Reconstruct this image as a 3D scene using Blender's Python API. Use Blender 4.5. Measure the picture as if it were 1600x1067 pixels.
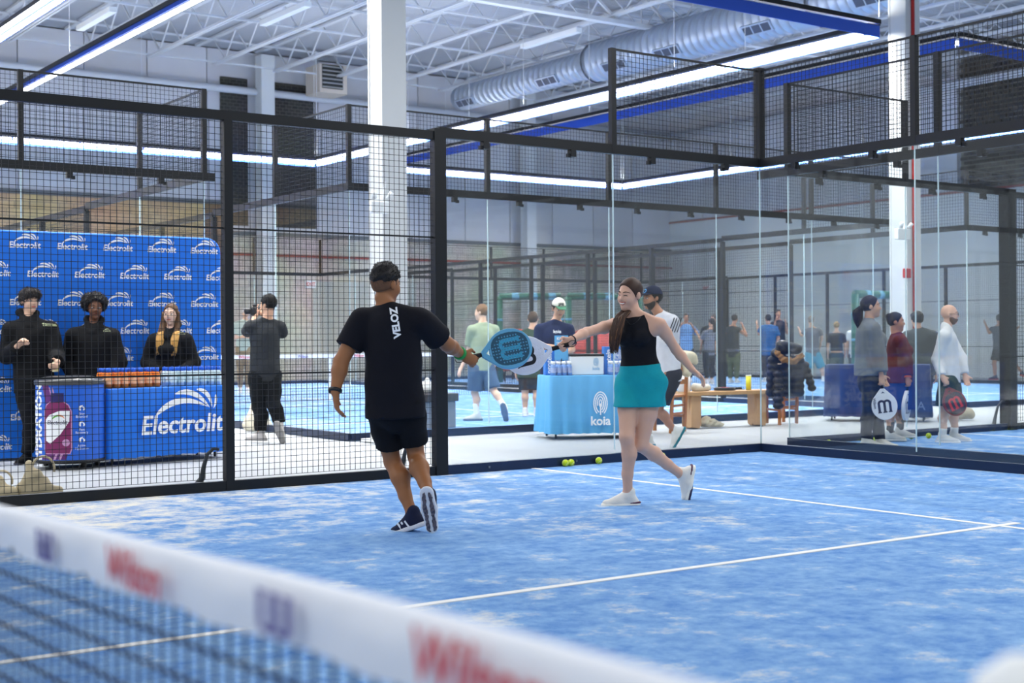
import bpy, bmesh, math, random
import numpy as np
from mathutils import Vector, Matrix
from mathutils.bvhtree import BVHTree
random.seed(7); np.random.seed(7)
S = bpy.context.scene; COL = S.collection
for o in list(bpy.data.objects): bpy.data.objects.remove(o)

# ------------------------------------------------------------------ camera
# world frame: origin = far corner of our court, X along its side glass towards the net, Y along its back glass, Z up
CAM = np.array([10.5247, 10.3083, 1.2]); YAW, PIT, ROL, FPX = 4.09523714, -0.00191372, -0.0065222, 2150.564
_f = np.array([math.cos(YAW)*math.cos(PIT), math.sin(YAW)*math.cos(PIT), math.sin(PIT)])
_r0 = np.array([math.sin(YAW), -math.cos(YAW), 0.]); _u0 = np.cross(_r0, _f)
_r = math.cos(ROL)*_r0 + math.sin(ROL)*_u0; _u = -math.sin(ROL)*_r0 + math.cos(ROL)*_u0
cd = bpy.data.cameras.new('camera'); cam = bpy.data.objects.new('camera', cd); COL.objects.link(cam)
cd.sensor_fit = 'HORIZONTAL'; cd.sensor_width = 36; cd.lens = 36*FPX/1600; cd.clip_end = 200; cd.clip_start = .05
cam.matrix_world = Matrix(((_r[0], _u[0], -_f[0], CAM[0]), (_r[1], _u[1], -_f[1], CAM[1]), (_r[2], _u[2], -_f[2], CAM[2]), (0, 0, 0, 1)))
cd.dof.use_dof = True; cd.dof.focus_distance = 9.6; cd.dof.aperture_fstop = 3.5
S.camera = cam
# ------------------------------------------------------------------ world, exposure
w = bpy.data.worlds.new('world'); S.world = w; w.use_nodes = True
w.node_tree.nodes['Background'].inputs[0].default_value = (.86, .93, 1, 1)
w.node_tree.nodes['Background'].inputs[1].default_value = .5
S.view_settings.view_transform = 'Standard'; S.view_settings.look = 'None'
S.view_settings.exposure = -0.02; S.view_settings.gamma = 1; S.view_settings.use_curve_mapping = False
S.cycles.transparent_max_bounces = 32
LED_W = 34.0; FILL_UP = 4.0      # watts per metre: LED rail downwards, added ceiling fill upwards
def led_light(x0, y0, x1, y1, z, k=1.):
    L = bpy.data.lights.new('led_light', 'AREA'); L.shape = 'RECTANGLE'
    ln = math.hypot(x1-x0, y1-y0); L.size = ln; L.size_y = .05; L.energy = LED_W*ln*k; L.color = (1, .99, .97)
    o = bpy.data.objects.new('led_light', L); COL.objects.link(o)
    o.location = ((x0+x1)/2, (y0+y1)/2, z); o.rotation_euler = (0, 0, math.atan2(y1-y0, x1-x0))
    L2 = L.copy(); L2.energy = FILL_UP*ln*k; o2 = bpy.data.objects.new('fill_uplight', L2); COL.objects.link(o2)      # invented upward fill, added to brighten the ceiling and upper walls
    o2.location = (o.location[0], o.location[1], z+.24); o2.rotation_euler = (math.pi, 0, o.rotation_euler[2])
FRAMES = [(-6.7, 2.9, -23.1, -4.0), (4.6, 13.6, -23.1, -4.0), (-17.4, -8.5, -23.0, -3.85), (.4, 19.6, .5, 9.6), (-20.4, -1.2, .1, 9.2)]
for (x0, x1, y0, y1), kf in zip(FRAMES, (2.05, 2.05, 2.05, .6, .6)):
    for a in ((x0, y0, x1, y0), (x0, y1, x1, y1), (x0, y0, x0, y1), (x1, y0, x1, y1)): led_light(*a, 5.98, kf)

# ------------------------------------------------------------------ helpers
def V3(a): return np.array(a, float)
def nrm(a): a = V3(a); return a/(np.linalg.norm(a)+1e-12)
def UP(px, py, d): return CAM + d*(_f + _r*(px-800)/FPX + _u*(533.5-py)/FPX)      # photo point at depth d
def GR(px, py, z=0.):
    q = _f + _r*(px-800)/FPX + _u*(533.5-py)/FPX; return CAM + q*(z-CAM[2])/q[2]
RR = nrm([_r[0], _r[1], 0]); CC = nrm([-_f[0], -_f[1], 0]); ZZ = V3([0, 0, 1])
def DV(v): return nrm(RR*v[0] + CC*v[1] + ZZ*(v[2] if len(v) > 2 else 0))          # (right, toward viewer, up)
def lin(c):
    return tuple(((x/255)/12.92 if x/255 <= .04045 else ((x/255+.055)/1.055)**2.4) for x in c)
MATS = {}
def mat(name, c, rough=.6, metal=0, noise=0, nscale=8, bump=0, bscale=60, spec=.4, emit=0, alt=None):
    if name in MATS: return MATS[name]
    m = bpy.data.materials.new(name); m.use_nodes = True; MATS[name] = m
    nt = m.node_tree; b = nt.nodes['Principled BSDF']; col = (*lin(c), 1)
    b.inputs['Base Color'].default_value = col; b.inputs['Roughness'].default_value = rough; b.inputs['Metallic'].default_value = metal
    b.inputs['Specular IOR Level'].default_value = spec
    if emit: b.inputs['Emission Color'].default_value = col; b.inputs['Emission Strength'].default_value = emit
    tc = nt.nodes.new('ShaderNodeTexCoord')
    if noise or alt:
        n = nt.nodes.new('ShaderNodeTexNoise'); n.inputs['Scale'].default_value = nscale; n.inputs['Detail'].default_value = 5
        nt.links.new(tc.outputs['Object'], n.inputs['Vector'])
        mx = nt.nodes.new('ShaderNodeMix'); mx.data_type = 'RGBA'
        a2 = (*lin(alt), 1) if alt else tuple(min(1, x*(1-noise)) for x in col[:3])+(1,)
        mx.inputs[6].default_value = col; mx.inputs[7].default_value = a2
        nt.links.new(n.outputs['Fac'], mx.inputs[0]); nt.links.new(mx.outputs[2], b.inputs['Base Color'])
    if bump:
        n2 = nt.nodes.new('ShaderNodeTexNoise'); n2.inputs['Scale'].default_value = bscale; n2.inputs['Detail'].default_value = 4
        bp = nt.nodes.new('ShaderNodeBump'); bp.inputs['Strength'].default_value = bump; bp.inputs['Distance'].default_value = .01
        nt.links.new(tc.outputs['Object'], n2.inputs['Vector']); nt.links.new(n2.outputs['Fac'], bp.inputs['Height']); nt.links.new(bp.outputs['Normal'], b.inputs['Normal'])
    return m
def fab(name, c): return mat(name, c, .85, noise=.25, nscale=14, bump=.25, bscale=160, spec=.2)
def tag(o, label=None, cat=None, group=None, kind=None):
    for k, v in (('label', label), ('category', cat), ('group', group), ('kind', kind)):
        if v: o[k] = v
    return o
def root(name, loc, label=None, cat=None, group=None, kind=None):
    o = bpy.data.objects.new(name, None); COL.objects.link(o); o.location = loc; o.empty_display_size = .1
    return tag(o, label, cat, group, kind)
def link(name, me, m=None, parent=None, smooth=False):
    if m is not None and not me.materials: me.materials.append(m)
    if smooth: me.polygons.foreach_set('use_smooth', [True]*len(me.polygons))
    o = bpy.data.objects.new(name, me); COL.objects.link(o)
    if parent: o.parent = parent
    return o
class MB:
    def __init__(s): s.v = []; s.f = []
    def box(s, a, b):
        x0, y0, z0 = a; x1, y1, z1 = b; n = len(s.v)
        s.v += [(x0,y0,z0),(x1,y0,z0),(x1,y1,z0),(x0,y1,z0),(x0,y0,z1),(x1,y0,z1),(x1,y1,z1),(x0,y1,z1)]
        s.f += [tuple(n+i for i in q) for q in ((3,2,1,0),(4,5,6,7),(0,1,5,4),(1,2,6,5),(2,3,7,6),(3,0,4,7))]; return s
    def bar(s, a, b, w, h=None, up=(0,0,1)):          # square bar a->b, width w, height h
        h = h or w; a = V3(a); b = V3(b); d = nrm(b-a); up = V3(up)
        if abs(d@up) > .95: up = V3((1,0,0))
        x = nrm(np.cross(d, up)); y = np.cross(x, d); n = len(s.v)
        for p in (a, b):
            for i, j in ((-1,-1),(1,-1),(1,1),(-1,1)): s.v.append(tuple(p+x*i*w/2+y*j*h/2))
        s.f += [tuple(n+i for i in q) for q in ((0,1,2,3),(7,6,5,4),(1,0,4,5),(2,1,5,6),(3,2,6,7),(0,3,7,4))]; return s
    def tube(s, pts, r, seg=8, caps=True):
        pts = [V3(p) for p in pts]; rs = r if isinstance(r, (list, tuple)) else [r]*len(pts); n = len(s.v); prev = None
        for i, p in enumerate(pts):
            d = nrm(pts[min(i+1, len(pts)-1)]-pts[max(i-1, 0)])
            x = np.cross(d, (0,0,1) if abs(d[2]) < .9 else (1,0,0)) if prev is None else prev-d*(prev@d)
            x = nrm(x); prev = x; y = np.cross(d, x)
            for k in range(seg):
                t = 2*math.pi*k/seg; s.v.append(tuple(p+rs[i]*(x*math.cos(t)+y*math.sin(t))))
        for i in range(len(pts)-1):
            for k in range(seg):
                a = n+i*seg+k; b = n+i*seg+(k+1) % seg; s.f.append((a, b, b+seg, a+seg))
        if caps: s.f.append(tuple(n+seg-1-k for k in range(seg))); e = n+(len(pts)-1)*seg; s.f.append(tuple(e+k for k in range(seg)))
        return s
    def lathe(s, prof, c=(0,0,0), seg=14):
        n = len(s.v)
        for r, z in prof:
            for k in range(seg): t = 2*math.pi*k/seg; s.v.append((c[0]+r*math.cos(t), c[1]+r*math.sin(t), c[2]+z))
        for i in range(len(prof)-1):
            for k in range(seg): a = n+i*seg+k; b = n+i*seg+(k+1) % seg; s.f.append((a, b, b+seg, a+seg))
        return s
    def poly(s, pts): n = len(s.v); s.v += [tuple(p) for p in pts]; s.f.append(tuple(range(n, n+len(pts)))); return s
    def mesh(s, name):
        me = bpy.data.meshes.new(name); me.from_pydata([tuple(map(float, p)) for p in s.v], [], s.f); me.update(); return me
    def build(s, name, m, parent=None, smooth=False, off=None):
        if off is not None: s.v = [tuple(V3(p)-V3(off)) for p in s.v]
        return link(name, s.mesh(name), m, parent, smooth)
def bevel(o, w=.01, seg=2):
    md = o.modifiers.new('bevel', 'BEVEL'); md.width = w; md.segments = seg; md.limit_method = 'ANGLE'; return o
_TC = {}
def text_mesh(body, size=1., shear=0, bold=0, align='CENTER'):
    k = (body, size, shear, bold, align)
    if k in _TC: return _TC[k]
    c = bpy.data.curves.new('t', 'FONT'); c.body = body; c.size = size; c.shear = shear; c.offset = bold; c.align_x = align; c.align_y = 'CENTER'; c.resolution_u = 3
    o = bpy.data.objects.new('t', c); COL.objects.link(o); dg = bpy.context.evaluated_depsgraph_get()
    me = bpy.data.meshes.new_from_object(o.evaluated_get(dg)); bpy.data.objects.remove(o); bpy.data.curves.remove(c)
    v = [tuple(p.co)[:2] for p in me.vertices]; f = [tuple(p.vertices) for p in me.polygons]; bpy.data.meshes.remove(me)
    _TC[k] = (v, f); return _TC[k]
def leaf(p0, p1, p2, wd, n=12):                       # curved tapering stroke in 2D
    v = []; f = []; p0, p1, p2 = (np.array(q, float) for q in (p0, p1, p2))
    for i in range(n+1):
        t = i/n; p = (1-t)**2*p0+2*t*(1-t)*p1+t*t*p2; d = 2*(1-t)*(p1-p0)+2*t*(p2-p1); d = d/np.linalg.norm(d); nn = np.array([-d[1], d[0]])
        k = wd*max(.04, math.sin(math.pi*min(1, t**.8*.98+.02))**.7)
        v += [tuple(p+nn*k/2), tuple(p-nn*k/2)]
    return v, [(2*i, 2*i+1, 2*i+3, 2*i+2) for i in range(n)]
def join2d(*parts):
    v = []; f = []
    for pv, pf in parts: n = len(v); v += pv; f += [tuple(n+i for i in q) for q in pf]
    return v, f
def xf2d(vf, s=1., dx=0, dy=0): return [(x*s+dx, y*s+dy) for x, y in vf[0]], vf[1]
def flat(name, vf, o, X, Y, m, parent=None, off=None, lift=.003):      # 2D shapes printed onto a plane
    X = nrm(X); Y = nrm(Y); N = np.cross(X, Y); o = V3(o)+N*lift-(V3(off) if off is not None else 0)
    me = bpy.data.meshes.new(name); me.from_pydata([tuple(o+X*x+Y*y) for x, y in vf[0]], [], vf[1]); me.update()
    return link(name, me, m, parent)
def subdiv2d(vf, mx):
    bm = bmesh.new(); vs = [bm.verts.new((x, y, 0)) for x, y in vf[0]]
    for q in vf[1]:
        try: bm.faces.new([vs[i] for i in q])
        except ValueError: pass
    bmesh.ops.triangulate(bm, faces=bm.faces[:])
    for _ in range(4):
        e = [e for e in bm.edges if e.calc_length() > mx]
        if not e: break
        bmesh.ops.subdivide_edges(bm, edges=e, cuts=1); bmesh.ops.triangulate(bm, faces=bm.faces[:])
    bm.verts.index_update(); r = [(v.co.x, v.co.y) for v in bm.verts], [tuple(v.index for v in f.verts) for f in bm.faces]; bm.free(); return r
def decal(name, vf, o, X, Y, target, m, parent, off, lift=.004, mx=.03):   # print that follows a cloth surface
    vf = subdiv2d(vf, mx); X = nrm(X); Y = nrm(Y); N = np.cross(X, Y); o = V3(o)-V3(off)
    bv = BVHTree.FromPolygons([v.co for v in target.data.vertices], [tuple(p.vertices) for p in target.data.polygons]); vs = []
    for x, y in vf[0]:
        p = o+X*x+Y*y; h = bv.ray_cast(Vector(p+N*.5), Vector(-N), 1.2); vs.append(tuple(V3(h[0])+N*lift) if h[0] else tuple(p))
    me = bpy.data.meshes.new(name); me.from_pydata(vs, [], vf[1]); me.update(); return link(name, me, m, parent)
def copy_tree(o, parent=None, loc=None):
    c = o.copy(); COL.objects.link(c); c.parent = parent
    for ch in o.children: copy_tree(ch, c)
    if loc is not None: c.location = loc
    return c

# ------------------------------------------------------------------ materials of the place
BLACK = mat('black_steel', (26, 29, 33), .45, .3, noise=.2)
WIRE = mat('black_wire', (30, 33, 37), .5, .2)
CHAN = mat('dark_base_channel', (32, 46, 74), .35, .3)
WHITE = mat('white_paint', (232, 236, 238), .5, noise=.06, nscale=3)
STEELW = mat('white_ceiling_steel', (200, 205, 212), .55, noise=.1, nscale=2)
PRINT = mat('white_print', (240, 243, 247), .6)
def glass_mat():
    m = bpy.data.materials.new('court_glass'); m.use_nodes = True; nt = m.node_tree; nt.nodes.clear()
    out = nt.nodes.new('ShaderNodeOutputMaterial'); mx = nt.nodes.new('ShaderNodeMixShader'); t = nt.nodes.new('ShaderNodeBsdfTransparent'); g = nt.nodes.new('ShaderNodeBsdfGlossy')
    fr = nt.nodes.new('ShaderNodeFresnel'); fr.inputs[0].default_value = 1.45; t.inputs[0].default_value = (.985, .996, .996, 1); g.inputs['Roughness'].default_value = .02
    ge = nt.nodes.new('ShaderNodeNewGeometry'); mi = nt.nodes.new('ShaderNodeMapRange'); mi.inputs[3].default_value = 1.45; mi.inputs[4].default_value = 1/1.45; nt.links.new(ge.outputs['Backfacing'], mi.inputs[0]); nt.links.new(mi.outputs[0], fr.inputs[0]); nt.links.new(fr.outputs[0], mx.inputs[0]); nt.links.new(t.outputs[0], mx.inputs[1]); nt.links.new(g.outputs[0], mx.inputs[2]); nt.links.new(mx.outputs[0], out.inputs[0]); return m
GLASS = glass_mat(); EDGE = mat('polished_glass_edge', (205, 226, 228), .25)
def turf_mat():
    m = bpy.data.materials.new('blue_turf'); m.use_nodes = True; nt = m.node_tree; b = nt.nodes['Principled BSDF']; b.inputs['Roughness'].default_value = .9; b.inputs['Specular IOR Level'].default_value = .1
    N = nt.nodes.new; L = nt.links.new
    tc = N('ShaderNodeTexCoord')
    n1 = N('ShaderNodeTexNoise'); n1.inputs['Scale'].default_value = 3.4; n1.inputs['Detail'].default_value = 8; n1.inputs['Roughness'].default_value = .72
    n2 = N('ShaderNodeTexNoise'); n2.inputs['Scale'].default_value = .45; n2.inputs['Detail'].default_value = 3
    n3 = N('ShaderNodeTexNoise'); n3.inputs['Scale'].default_value = 90; n3.inputs['Detail'].default_value = 3
    sep = N('ShaderNodeSeparateXYZ')
    for n in (n1, n2, n3): L(tc.outputs['Object'], n.inputs['Vector'])
    L(tc.outputs['Object'], sep.inputs[0])
    # blown sand gathers along the mesh side of the court
    ed = N('ShaderNodeMapRange'); ed.inputs[1].default_value = 0; ed.inputs[2].default_value = 3.2; ed.inputs[3].default_value = .20; ed.inputs[4].default_value = 0; L(sep.outputs[1], ed.inputs[0])
    ed2 = N('ShaderNodeMapRange'); ed2.inputs[1].default_value = 3.; ed2.inputs[2].default_value = 7; ed2.inputs[3].default_value = 0; ed2.inputs[4].default_value = 1; L(sep.outputs[0], ed2.inputs[0])
    mu = N('ShaderNodeMath'); mu.operation = 'MULTIPLY'; L(ed.outputs[0], mu.inputs[0]); L(ed2.outputs[0], mu.inputs[1])
    a1 = N('ShaderNodeMath'); a1.operation = 'MULTIPLY_ADD'; L(n2.outputs['Fac'], a1.inputs[0]); a1.inputs[1].default_value = .35; L(n1.outputs['Fac'], a1.inputs[2])
    a2 = N('ShaderNodeMath'); L(a1.outputs[0], a2.inputs[0]); L(mu.outputs[0], a2.inputs[1])
    rp = N('ShaderNodeMapRange'); rp.inputs[1].default_value = .725; rp.inputs[2].default_value = .93; L(a2.outputs[0], rp.inputs[0])
    mb = N('ShaderNodeMix'); mb.data_type = 'RGBA'; mb.inputs[6].default_value = (*lin((70, 124, 194)), 1); mb.inputs[7].default_value = (*lin((150, 188, 224)), 1); n4 = N('ShaderNodeTexNoise'); n4.inputs['Scale'].default_value = 11; n4.inputs['Detail'].default_value = 6; n4.inputs['Roughness'].default_value = .65; L(tc.outputs['Object'], n4.inputs['Vector']); av = N('ShaderNodeMath'); av.operation = 'MULTIPLY_ADD'; L(n4.outputs['Fac'], av.inputs[0]); av.inputs[1].default_value = .8; L(n1.outputs['Fac'], av.inputs[2]); mr_ = N('ShaderNodeMapRange'); mr_.inputs[1].default_value = .60; mr_.inputs[2].default_value = 1.2; L(av.outputs[0], mr_.inputs[0]); L(mr_.outputs[0], mb.inputs[0])
    mg = N('ShaderNodeMix'); mg.data_type = 'RGBA'; mg.blend_type = 'MULTIPLY'; mg.inputs[0].default_value = .35; L(mb.outputs[2], mg.inputs[6]); L(n3.outputs['Color'], mg.inputs[7])
    m2 = N('ShaderNodeMix'); m2.data_type = 'RGBA'; L(rp.outputs[0], m2.inputs[0]); L(mb.outputs[2], m2.inputs[6]); m2.inputs[7].default_value = (*lin((226, 222, 212)), 1)
    L(m2.outputs[2], b.inputs['Base Color'])
    bp = N('ShaderNodeBump'); bp.inputs['Strength'].default_value = .6; bp.inputs['Distance'].default_value = .012; L(n3.outputs['Fac'], bp.inputs['Height']); L(bp.outputs[0], b.inputs['Normal'])
    return m
TURF = turf_mat(); LINE = mat('white_line_turf', (238, 238, 234), .9, noise=.1, nscale=40)
def brick_mat(name, c1, c2, mo, sc=1.):
    m = bpy.data.materials.new(name); m.use_nodes = True; nt = m.node_tree; b = nt.nodes['Principled BSDF']; b.inputs['Roughness'].default_value = .85
    tc = nt.nodes.new('ShaderNodeTexCoord'); mp = nt.nodes.new('ShaderNodeMapping'); mp.inputs['Rotation'].default_value = (math.pi/2, 0, 0)
    br = nt.nodes.new('ShaderNodeTexBrick'); br.inputs['Color1'].default_value = (*lin(c1), 1); br.inputs['Color2'].default_value = (*lin(c2), 1); br.inputs['Mortar'].default_value = (*lin(mo), 1)
    br.inputs['Scale'].default_value = sc; br.inputs['Brick Width'].default_value = .4; br.inputs['Row Height'].default_value = .2; br.inputs['Mortar Size'].default_value = .012
    nz = nt.nodes.new('ShaderNodeTexNoise'); nz.inputs['Scale'].default_value = .6; nz.inputs['Detail'].default_value = 6
    mx = nt.nodes.new('ShaderNodeMix'); mx.data_type = 'RGBA'; mx.blend_type = 'OVERLAY'; mx.inputs[0].default_value = .35
    L = nt.links.new; L(tc.outputs['Object'], mp.inputs[0]); L(mp.outputs[0], br.inputs[0]); L(tc.outputs['Object'], nz.inputs[0]); L(br.outputs['Color'], mx.inputs[6]); L(nz.outputs['Color'], mx.inputs[7]); L(mx.outputs[2], b.inputs['Base Color'])
    bp = nt.nodes.new('ShaderNodeBump'); bp.inputs['Strength'].default_value = .4; L(br.outputs['Fac'], bp.inputs['Height']); bp.invert = True; L(bp.outputs[0], b.inputs['Normal']); return m

# ------------------------------------------------------------------ room shell
WY, WX, ZC = -27.6, -23.5, 9.85
o = MB().box((WX-.3, WY-.3, -.3), (22, 13, -.012)).build('floor', mat('grey_concrete', (166, 170, 173), .55, noise=.12, nscale=1.3, bump=.05, bscale=30)); tag(o, 'pale grey concrete floor of the hall between the courts', 'floor', kind='structure')
# back wall: tan block below, grey metal panels above
wb = root('wall_back', (0, WY, 0), 'far hall wall of tan block below grey metal panels', 'wall', kind='structure')
TAN = brick_mat('tan_block', (204, 172, 126), (186, 156, 116), (150, 130, 104)); GRYB = brick_mat('grey_block', (200, 194, 182), (188, 184, 174), (160, 156, 148))
PANEL = mat('grey_metal_panel', (200, 201, 205), .5, noise=.08, nscale=1.5); PANEL2 = mat('grey_metal_panel_pale', (208, 209, 213), .5, noise=.08, nscale=1.5)
def lbox(name, a, b, m, parent, loc): return MB().box(tuple(V3(a)-V3(loc)), tuple(V3(b)-V3(loc))).build(name, m, parent)
L0 = (0, WY, 0)
lbox('block_base', (-6.2, WY-.3, -.1), (22, WY, 5.25), TAN, wb, L0); lbox('block_base', (WX, WY-.3, -.1), (-6.2, WY, 4.4), GRYB, wb, L0)
lbox('painted_patch', (-12.6, WY, 0), (-8.9, WY+.012, 3.0), mat('pale_wall_paint', (186, 188, 182), .6, noise=.15, nscale=2), wb, L0)
lbox('backing', (WX, WY-.3, 4.4), (22, WY-.1, ZC), PANEL, wb, L0)
x = WX; k = 0
while x < 21:
    z0 = 5.25 if x > -6.3 else 4.4
    lbox('wall_panel', (x+.015, WY-.1, z0), (x+1.785, WY+.03, ZC-.1), PANEL if k % 2 else PANEL2, wb, L0); x += 1.8; k += 1
lbox('ledge', (-6.2, WY-.02, 5.2), (22, WY+.1, 5.32), mat('dark_ledge', (92, 96, 98), .6), wb, L0); lbox('ledge', (WX, WY-.02, 4.34), (-6.2, WY+.1, 4.44), MATS['dark_ledge'], wb, L0)
MB().tube([(WX, .35, 8.55), (21, .35, 8.55)], .11, 10).build('wall_pipe', STEELW, wb, True)
MB().tube([(WX, .12, 3.75), (8, .12, 3.75)], .04, 6).build('sprinkler_pipe', mat('red_pipe', (158, 62, 52), .5), wb, True)
DBR = brick_mat('dark_brick_wall', (60, 58, 52), (48, 48, 44), (96, 94, 86), 2.0)
for a, b in ((-9.0, -7.45), (-6.75, -5.9)): lbox('brick_pier', (a, WY, 4.6), (b, WY+.09, 8.95), DBR, wb, L0)
lbox('brick_pier', (-6.1, WY, 0), (-5.4, WY+.06, 5.2), brick_mat('brown_pier', (120, 96, 74), (106, 86, 68), (90, 76, 60)), wb, L0)
# right wall
wr = root('wall_right', (WX, 0, 0), 'right hall wall, white below grey metal panels with red trim line', 'wall', kind='structure'); L1 = (WX, 0, 0)
lbox('lower_wall', (WX-.3, WY, -.1), (WX, 13, 5.4), mat('white_lower_wall', (214, 220, 220), .6, noise=.06, nscale=1), wr, L1)
lbox('backing', (WX-.3, WY, 5.4), (WX-.1, 13, ZC), PANEL, wr, L1); lbox('trim', (WX-.05, WY, 5.38), (WX+.05, 13, 5.44), mat('red_trim', (150, 84, 78), .5), wr, L1)
y = WY; k = 0
while y < 12:
    if not (-14.9 < y+.9 < -12.0): lbox('wall_panel', (WX-.1, y+.015, 5.46), (WX+.03, y+1.785, ZC-.1), PANEL if k % 2 else PANEL2, wr, L1)
    y += 1.8; k += 1
MB().tube([(.35, WY, 8.5), (.35, 12, 8.5)], .13, 10).build('wall_pipe', STEELW, wr, True)
# dark brick infill high on the right wall, built brick by brick
BK = [mat('dark_brick_%d' % i, c, .9) for i, c in enumerate(((70, 66, 58), (58, 56, 50), (84, 78, 68)))]
bmr = [MB().box((0, -.115, -.045), (.06, .115, .045)).mesh('brick') for _ in BK]
for me, m in zip(bmr, BK): me.materials.append(m)
lbox('mortar', (WX-.1, -14.9, 5.46), (WX-.0, -12.05, ZC-.2), mat('mortar', (120, 116, 106), .9), wr, L1)
zb = 5.55; row = 0
while zb < 9.3:
    yb = -14.78+(.12 if row % 2 else 0)
    while yb < -12.1:
        if yb > -14.8 and row < 28: ob = bpy.data.objects.new('brick', random.choice(bmr)); COL.objects.link(ob); ob.parent = wr; ob.location = (random.uniform(-.03, -.015), yb, zb)
        yb += .262
    zb += .135; row += 1
# ceiling: deck, open web joists, bridging, girders
ce = root('ceiling', (0, 0, 9), 'white painted metal deck ceiling on open web steel joists', 'ceiling', kind='structure')
DECK = bpy.data.materials.new('white_roof_deck'); DECK.use_nodes = True
nt = DECK.node_tree; b = nt.nodes['Principled BSDF']; b.inputs['Base Color'].default_value = (*lin((166, 171, 180)), 1); b.inputs['Roughness'].default_value = .6
tc = nt.nodes.new('ShaderNodeTexCoord'); wv = nt.nodes.new('ShaderNodeTexWave'); wv.bands_direction = 'Y'; wv.inputs['Scale'].default_value = 2.1; bp = nt.nodes.new('ShaderNodeBump'); bp.inputs['Strength'].default_value = .8; bp.inputs['Distance'].default_value = .05
nt.links.new(tc.outputs['Object'], wv.inputs[0]); nt.links.new(wv.outputs['Fac'], bp.inputs['Height']); nt.links.new(bp.outputs[0], b.inputs['Normal'])
MB().box((WX-.3, WY-.3, .80), (22, 13, 1.0)).build('roof_deck', DECK, ce)
j = MB(); YA, YB = -26.2, 12.5
j.bar((-.045, YA, 0), (-.045, YB, 0), .05, .06); j.bar((.045, YA, 0), (.045, YB, 0), .05, .06); j.bar((0, YA-1.2, .75), (0, YB, .75), .14, .07)
n = int((YB-YA)/.75)
for i in range(n):
    a = YA+i*.75; j.bar((0, a, .02 if i % 2 else .73), (0, a+.75, .73 if i % 2 else .02), .03)
jm = j.mesh('joist'); jm.materials.append(STEELW); x = .5+1.88*6
while x > WX+.6:
    ob = bpy.data.objects.new('joist', jm); COL.objects.link(ob); ob.parent = ce; ob.location = (x, 0, 0); x -= 1.88
for yy in (-26.15, -21, -17.5, -11.5, -8, -1, 3, 7):
    mbb = MB(); mbb.bar((WX, yy, .06), (12, yy, .06), .05); mbb.bar((WX, yy, .68), (12, yy, .68), .05); mbb.build('bridging_bar', STEELW, ce)
for yy in (-15.4, -3.8, 8):
    g = MB(); g.bar((WX, yy, -.15), (12, yy, -.15), .2, .1); g.bar((WX, yy, .6), (12, yy, .6), .2, .1); xx = WX
    while xx < 11: g.bar((xx, yy, -.1), (xx+.9, yy, .55), .06); g.bar((xx+.9, yy, .55), (xx+1.8, yy, -.1), .06); xx += 1.8
    g.build('girder', STEELW, ce)
for px, py, ln in ((445, 22, 2.4), (150, 30, 2.4), (860, 60, 2.4)):
    p = GR(px, py, 8.9); MB().box((p[0]-.09, p[1]-ln/2, -.16), (p[0]+.09, p[1]+ln/2, -.04)).build('ceiling_lamp', WHITE, ce)
# columns
def column(x, y, wd, label):
    t = root('column', (x, y, 0), label, 'column', kind='structure'); q = MB(); h = wd/2
    q.box((-h, -h, 0), (h, -h+.03, 9.6)); q.box((-h, h-.03, 0), (h, h, 9.6)); q.box((-h*.94, -h+.03, 0), (h*.94, h-.03, 9.6))
    q.build('shaft', mat('white_column_paint', (208, 212, 214), .5, noise=.05, nscale=3), t); MB().box((-h-.08, -h-.08, 0), (h+.08, h+.08, .03)).build('base_plate', WHITE, t); return t
c1 = column(2.3, -3.8, .33, 'white steel column nearest the black-shirted player, with emergency light')
c4 = column(-7.1, -3.8, .34, 'white steel column with a red sprinkler pipe, behind the white-sweater man')
column(-7.1, WY+.55, .42, 'slim white column against the far tan wall beside dark brick'); column(-16.7, WY+.55, .38, 'slim white column on the far wall below the duct end')
RED = mat('fire_red', (178, 36, 34), .4)
MB().tube([(.02, .19, 0), (.02, .19, 9.4)], .028, 8).build('riser_pipe', RED, c4, True)
def UY(px, py, Y):
    q = _f + _r*(px-800)/FPX + _u*(533.5-py)/FPX; return CAM + q*(Y-CAM[1])/q[1]
def wallbox(nm, px, py, Y, w_, h_, t_, m, label, cat, extra=None):      # fixed to a face at y = Y that looks towards +Y
    p = UY(px, py, Y+t_/2); t = root(nm, tuple(p), label, cat); q = MB()
    for i, jx in ((0, 0),): q.box((-w_/2, -t_/2, -h_/2), (w_/2, t_/2, h_/2))
    ob = q.build('housing', m, t); bevel(ob, .012); t.rotation_euler = (0, 0, math.pi)
    if extra: extra(t)
    return t
def elamp(t):
    for s in (-1, 1):
        MB().tube([(s*.09, -.05, .1), (s*.12, -.09, .17)], .03, 8).build('spot_head', WHITE, t, True)
    MB().bar((.05, 0, .07), (.09, 0, .3), .02).build('bracket', WHITE, t)
wallbox('emergency_light', 592, 324, -3.635, .24, .14, .08, WHITE, 'white emergency light box on the column beside the black-shirted player', 'emergency light', elamp)
wallbox('emergency_light', 1410, 366, -3.63, .3, .17, .08, WHITE, 'white emergency light box on the column with the red pipe', 'emergency light', elamp)
def alarm(t): MB().lathe([(.0, 0), (.045, 0), (.045, .02), (0, .02)], (0, 0, 0), 12).build('strobe', WHITE, t, True).rotation_euler = (math.pi/2, 0, 0)
a = wallbox('fire_alarm', 1417, 427, -3.63, .14, .15, .06, RED, 'red fire alarm box on the column with the red pipe', 'fire alarm', alarm)
def exitsign(nm, px, py, d, label):
    def ex(t): flat('lettering', text_mesh('EXIT', .15, 0, .004), (0, -.03, 0), (1, 0, 0), (0, 0, 1), mat('sign_red', (206, 60, 66), .5), t)
    wallbox(nm, px, py, d, .36, .24, .06, mat('sign_white', (236, 236, 236), .5), label, 'exit sign', ex)
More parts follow.
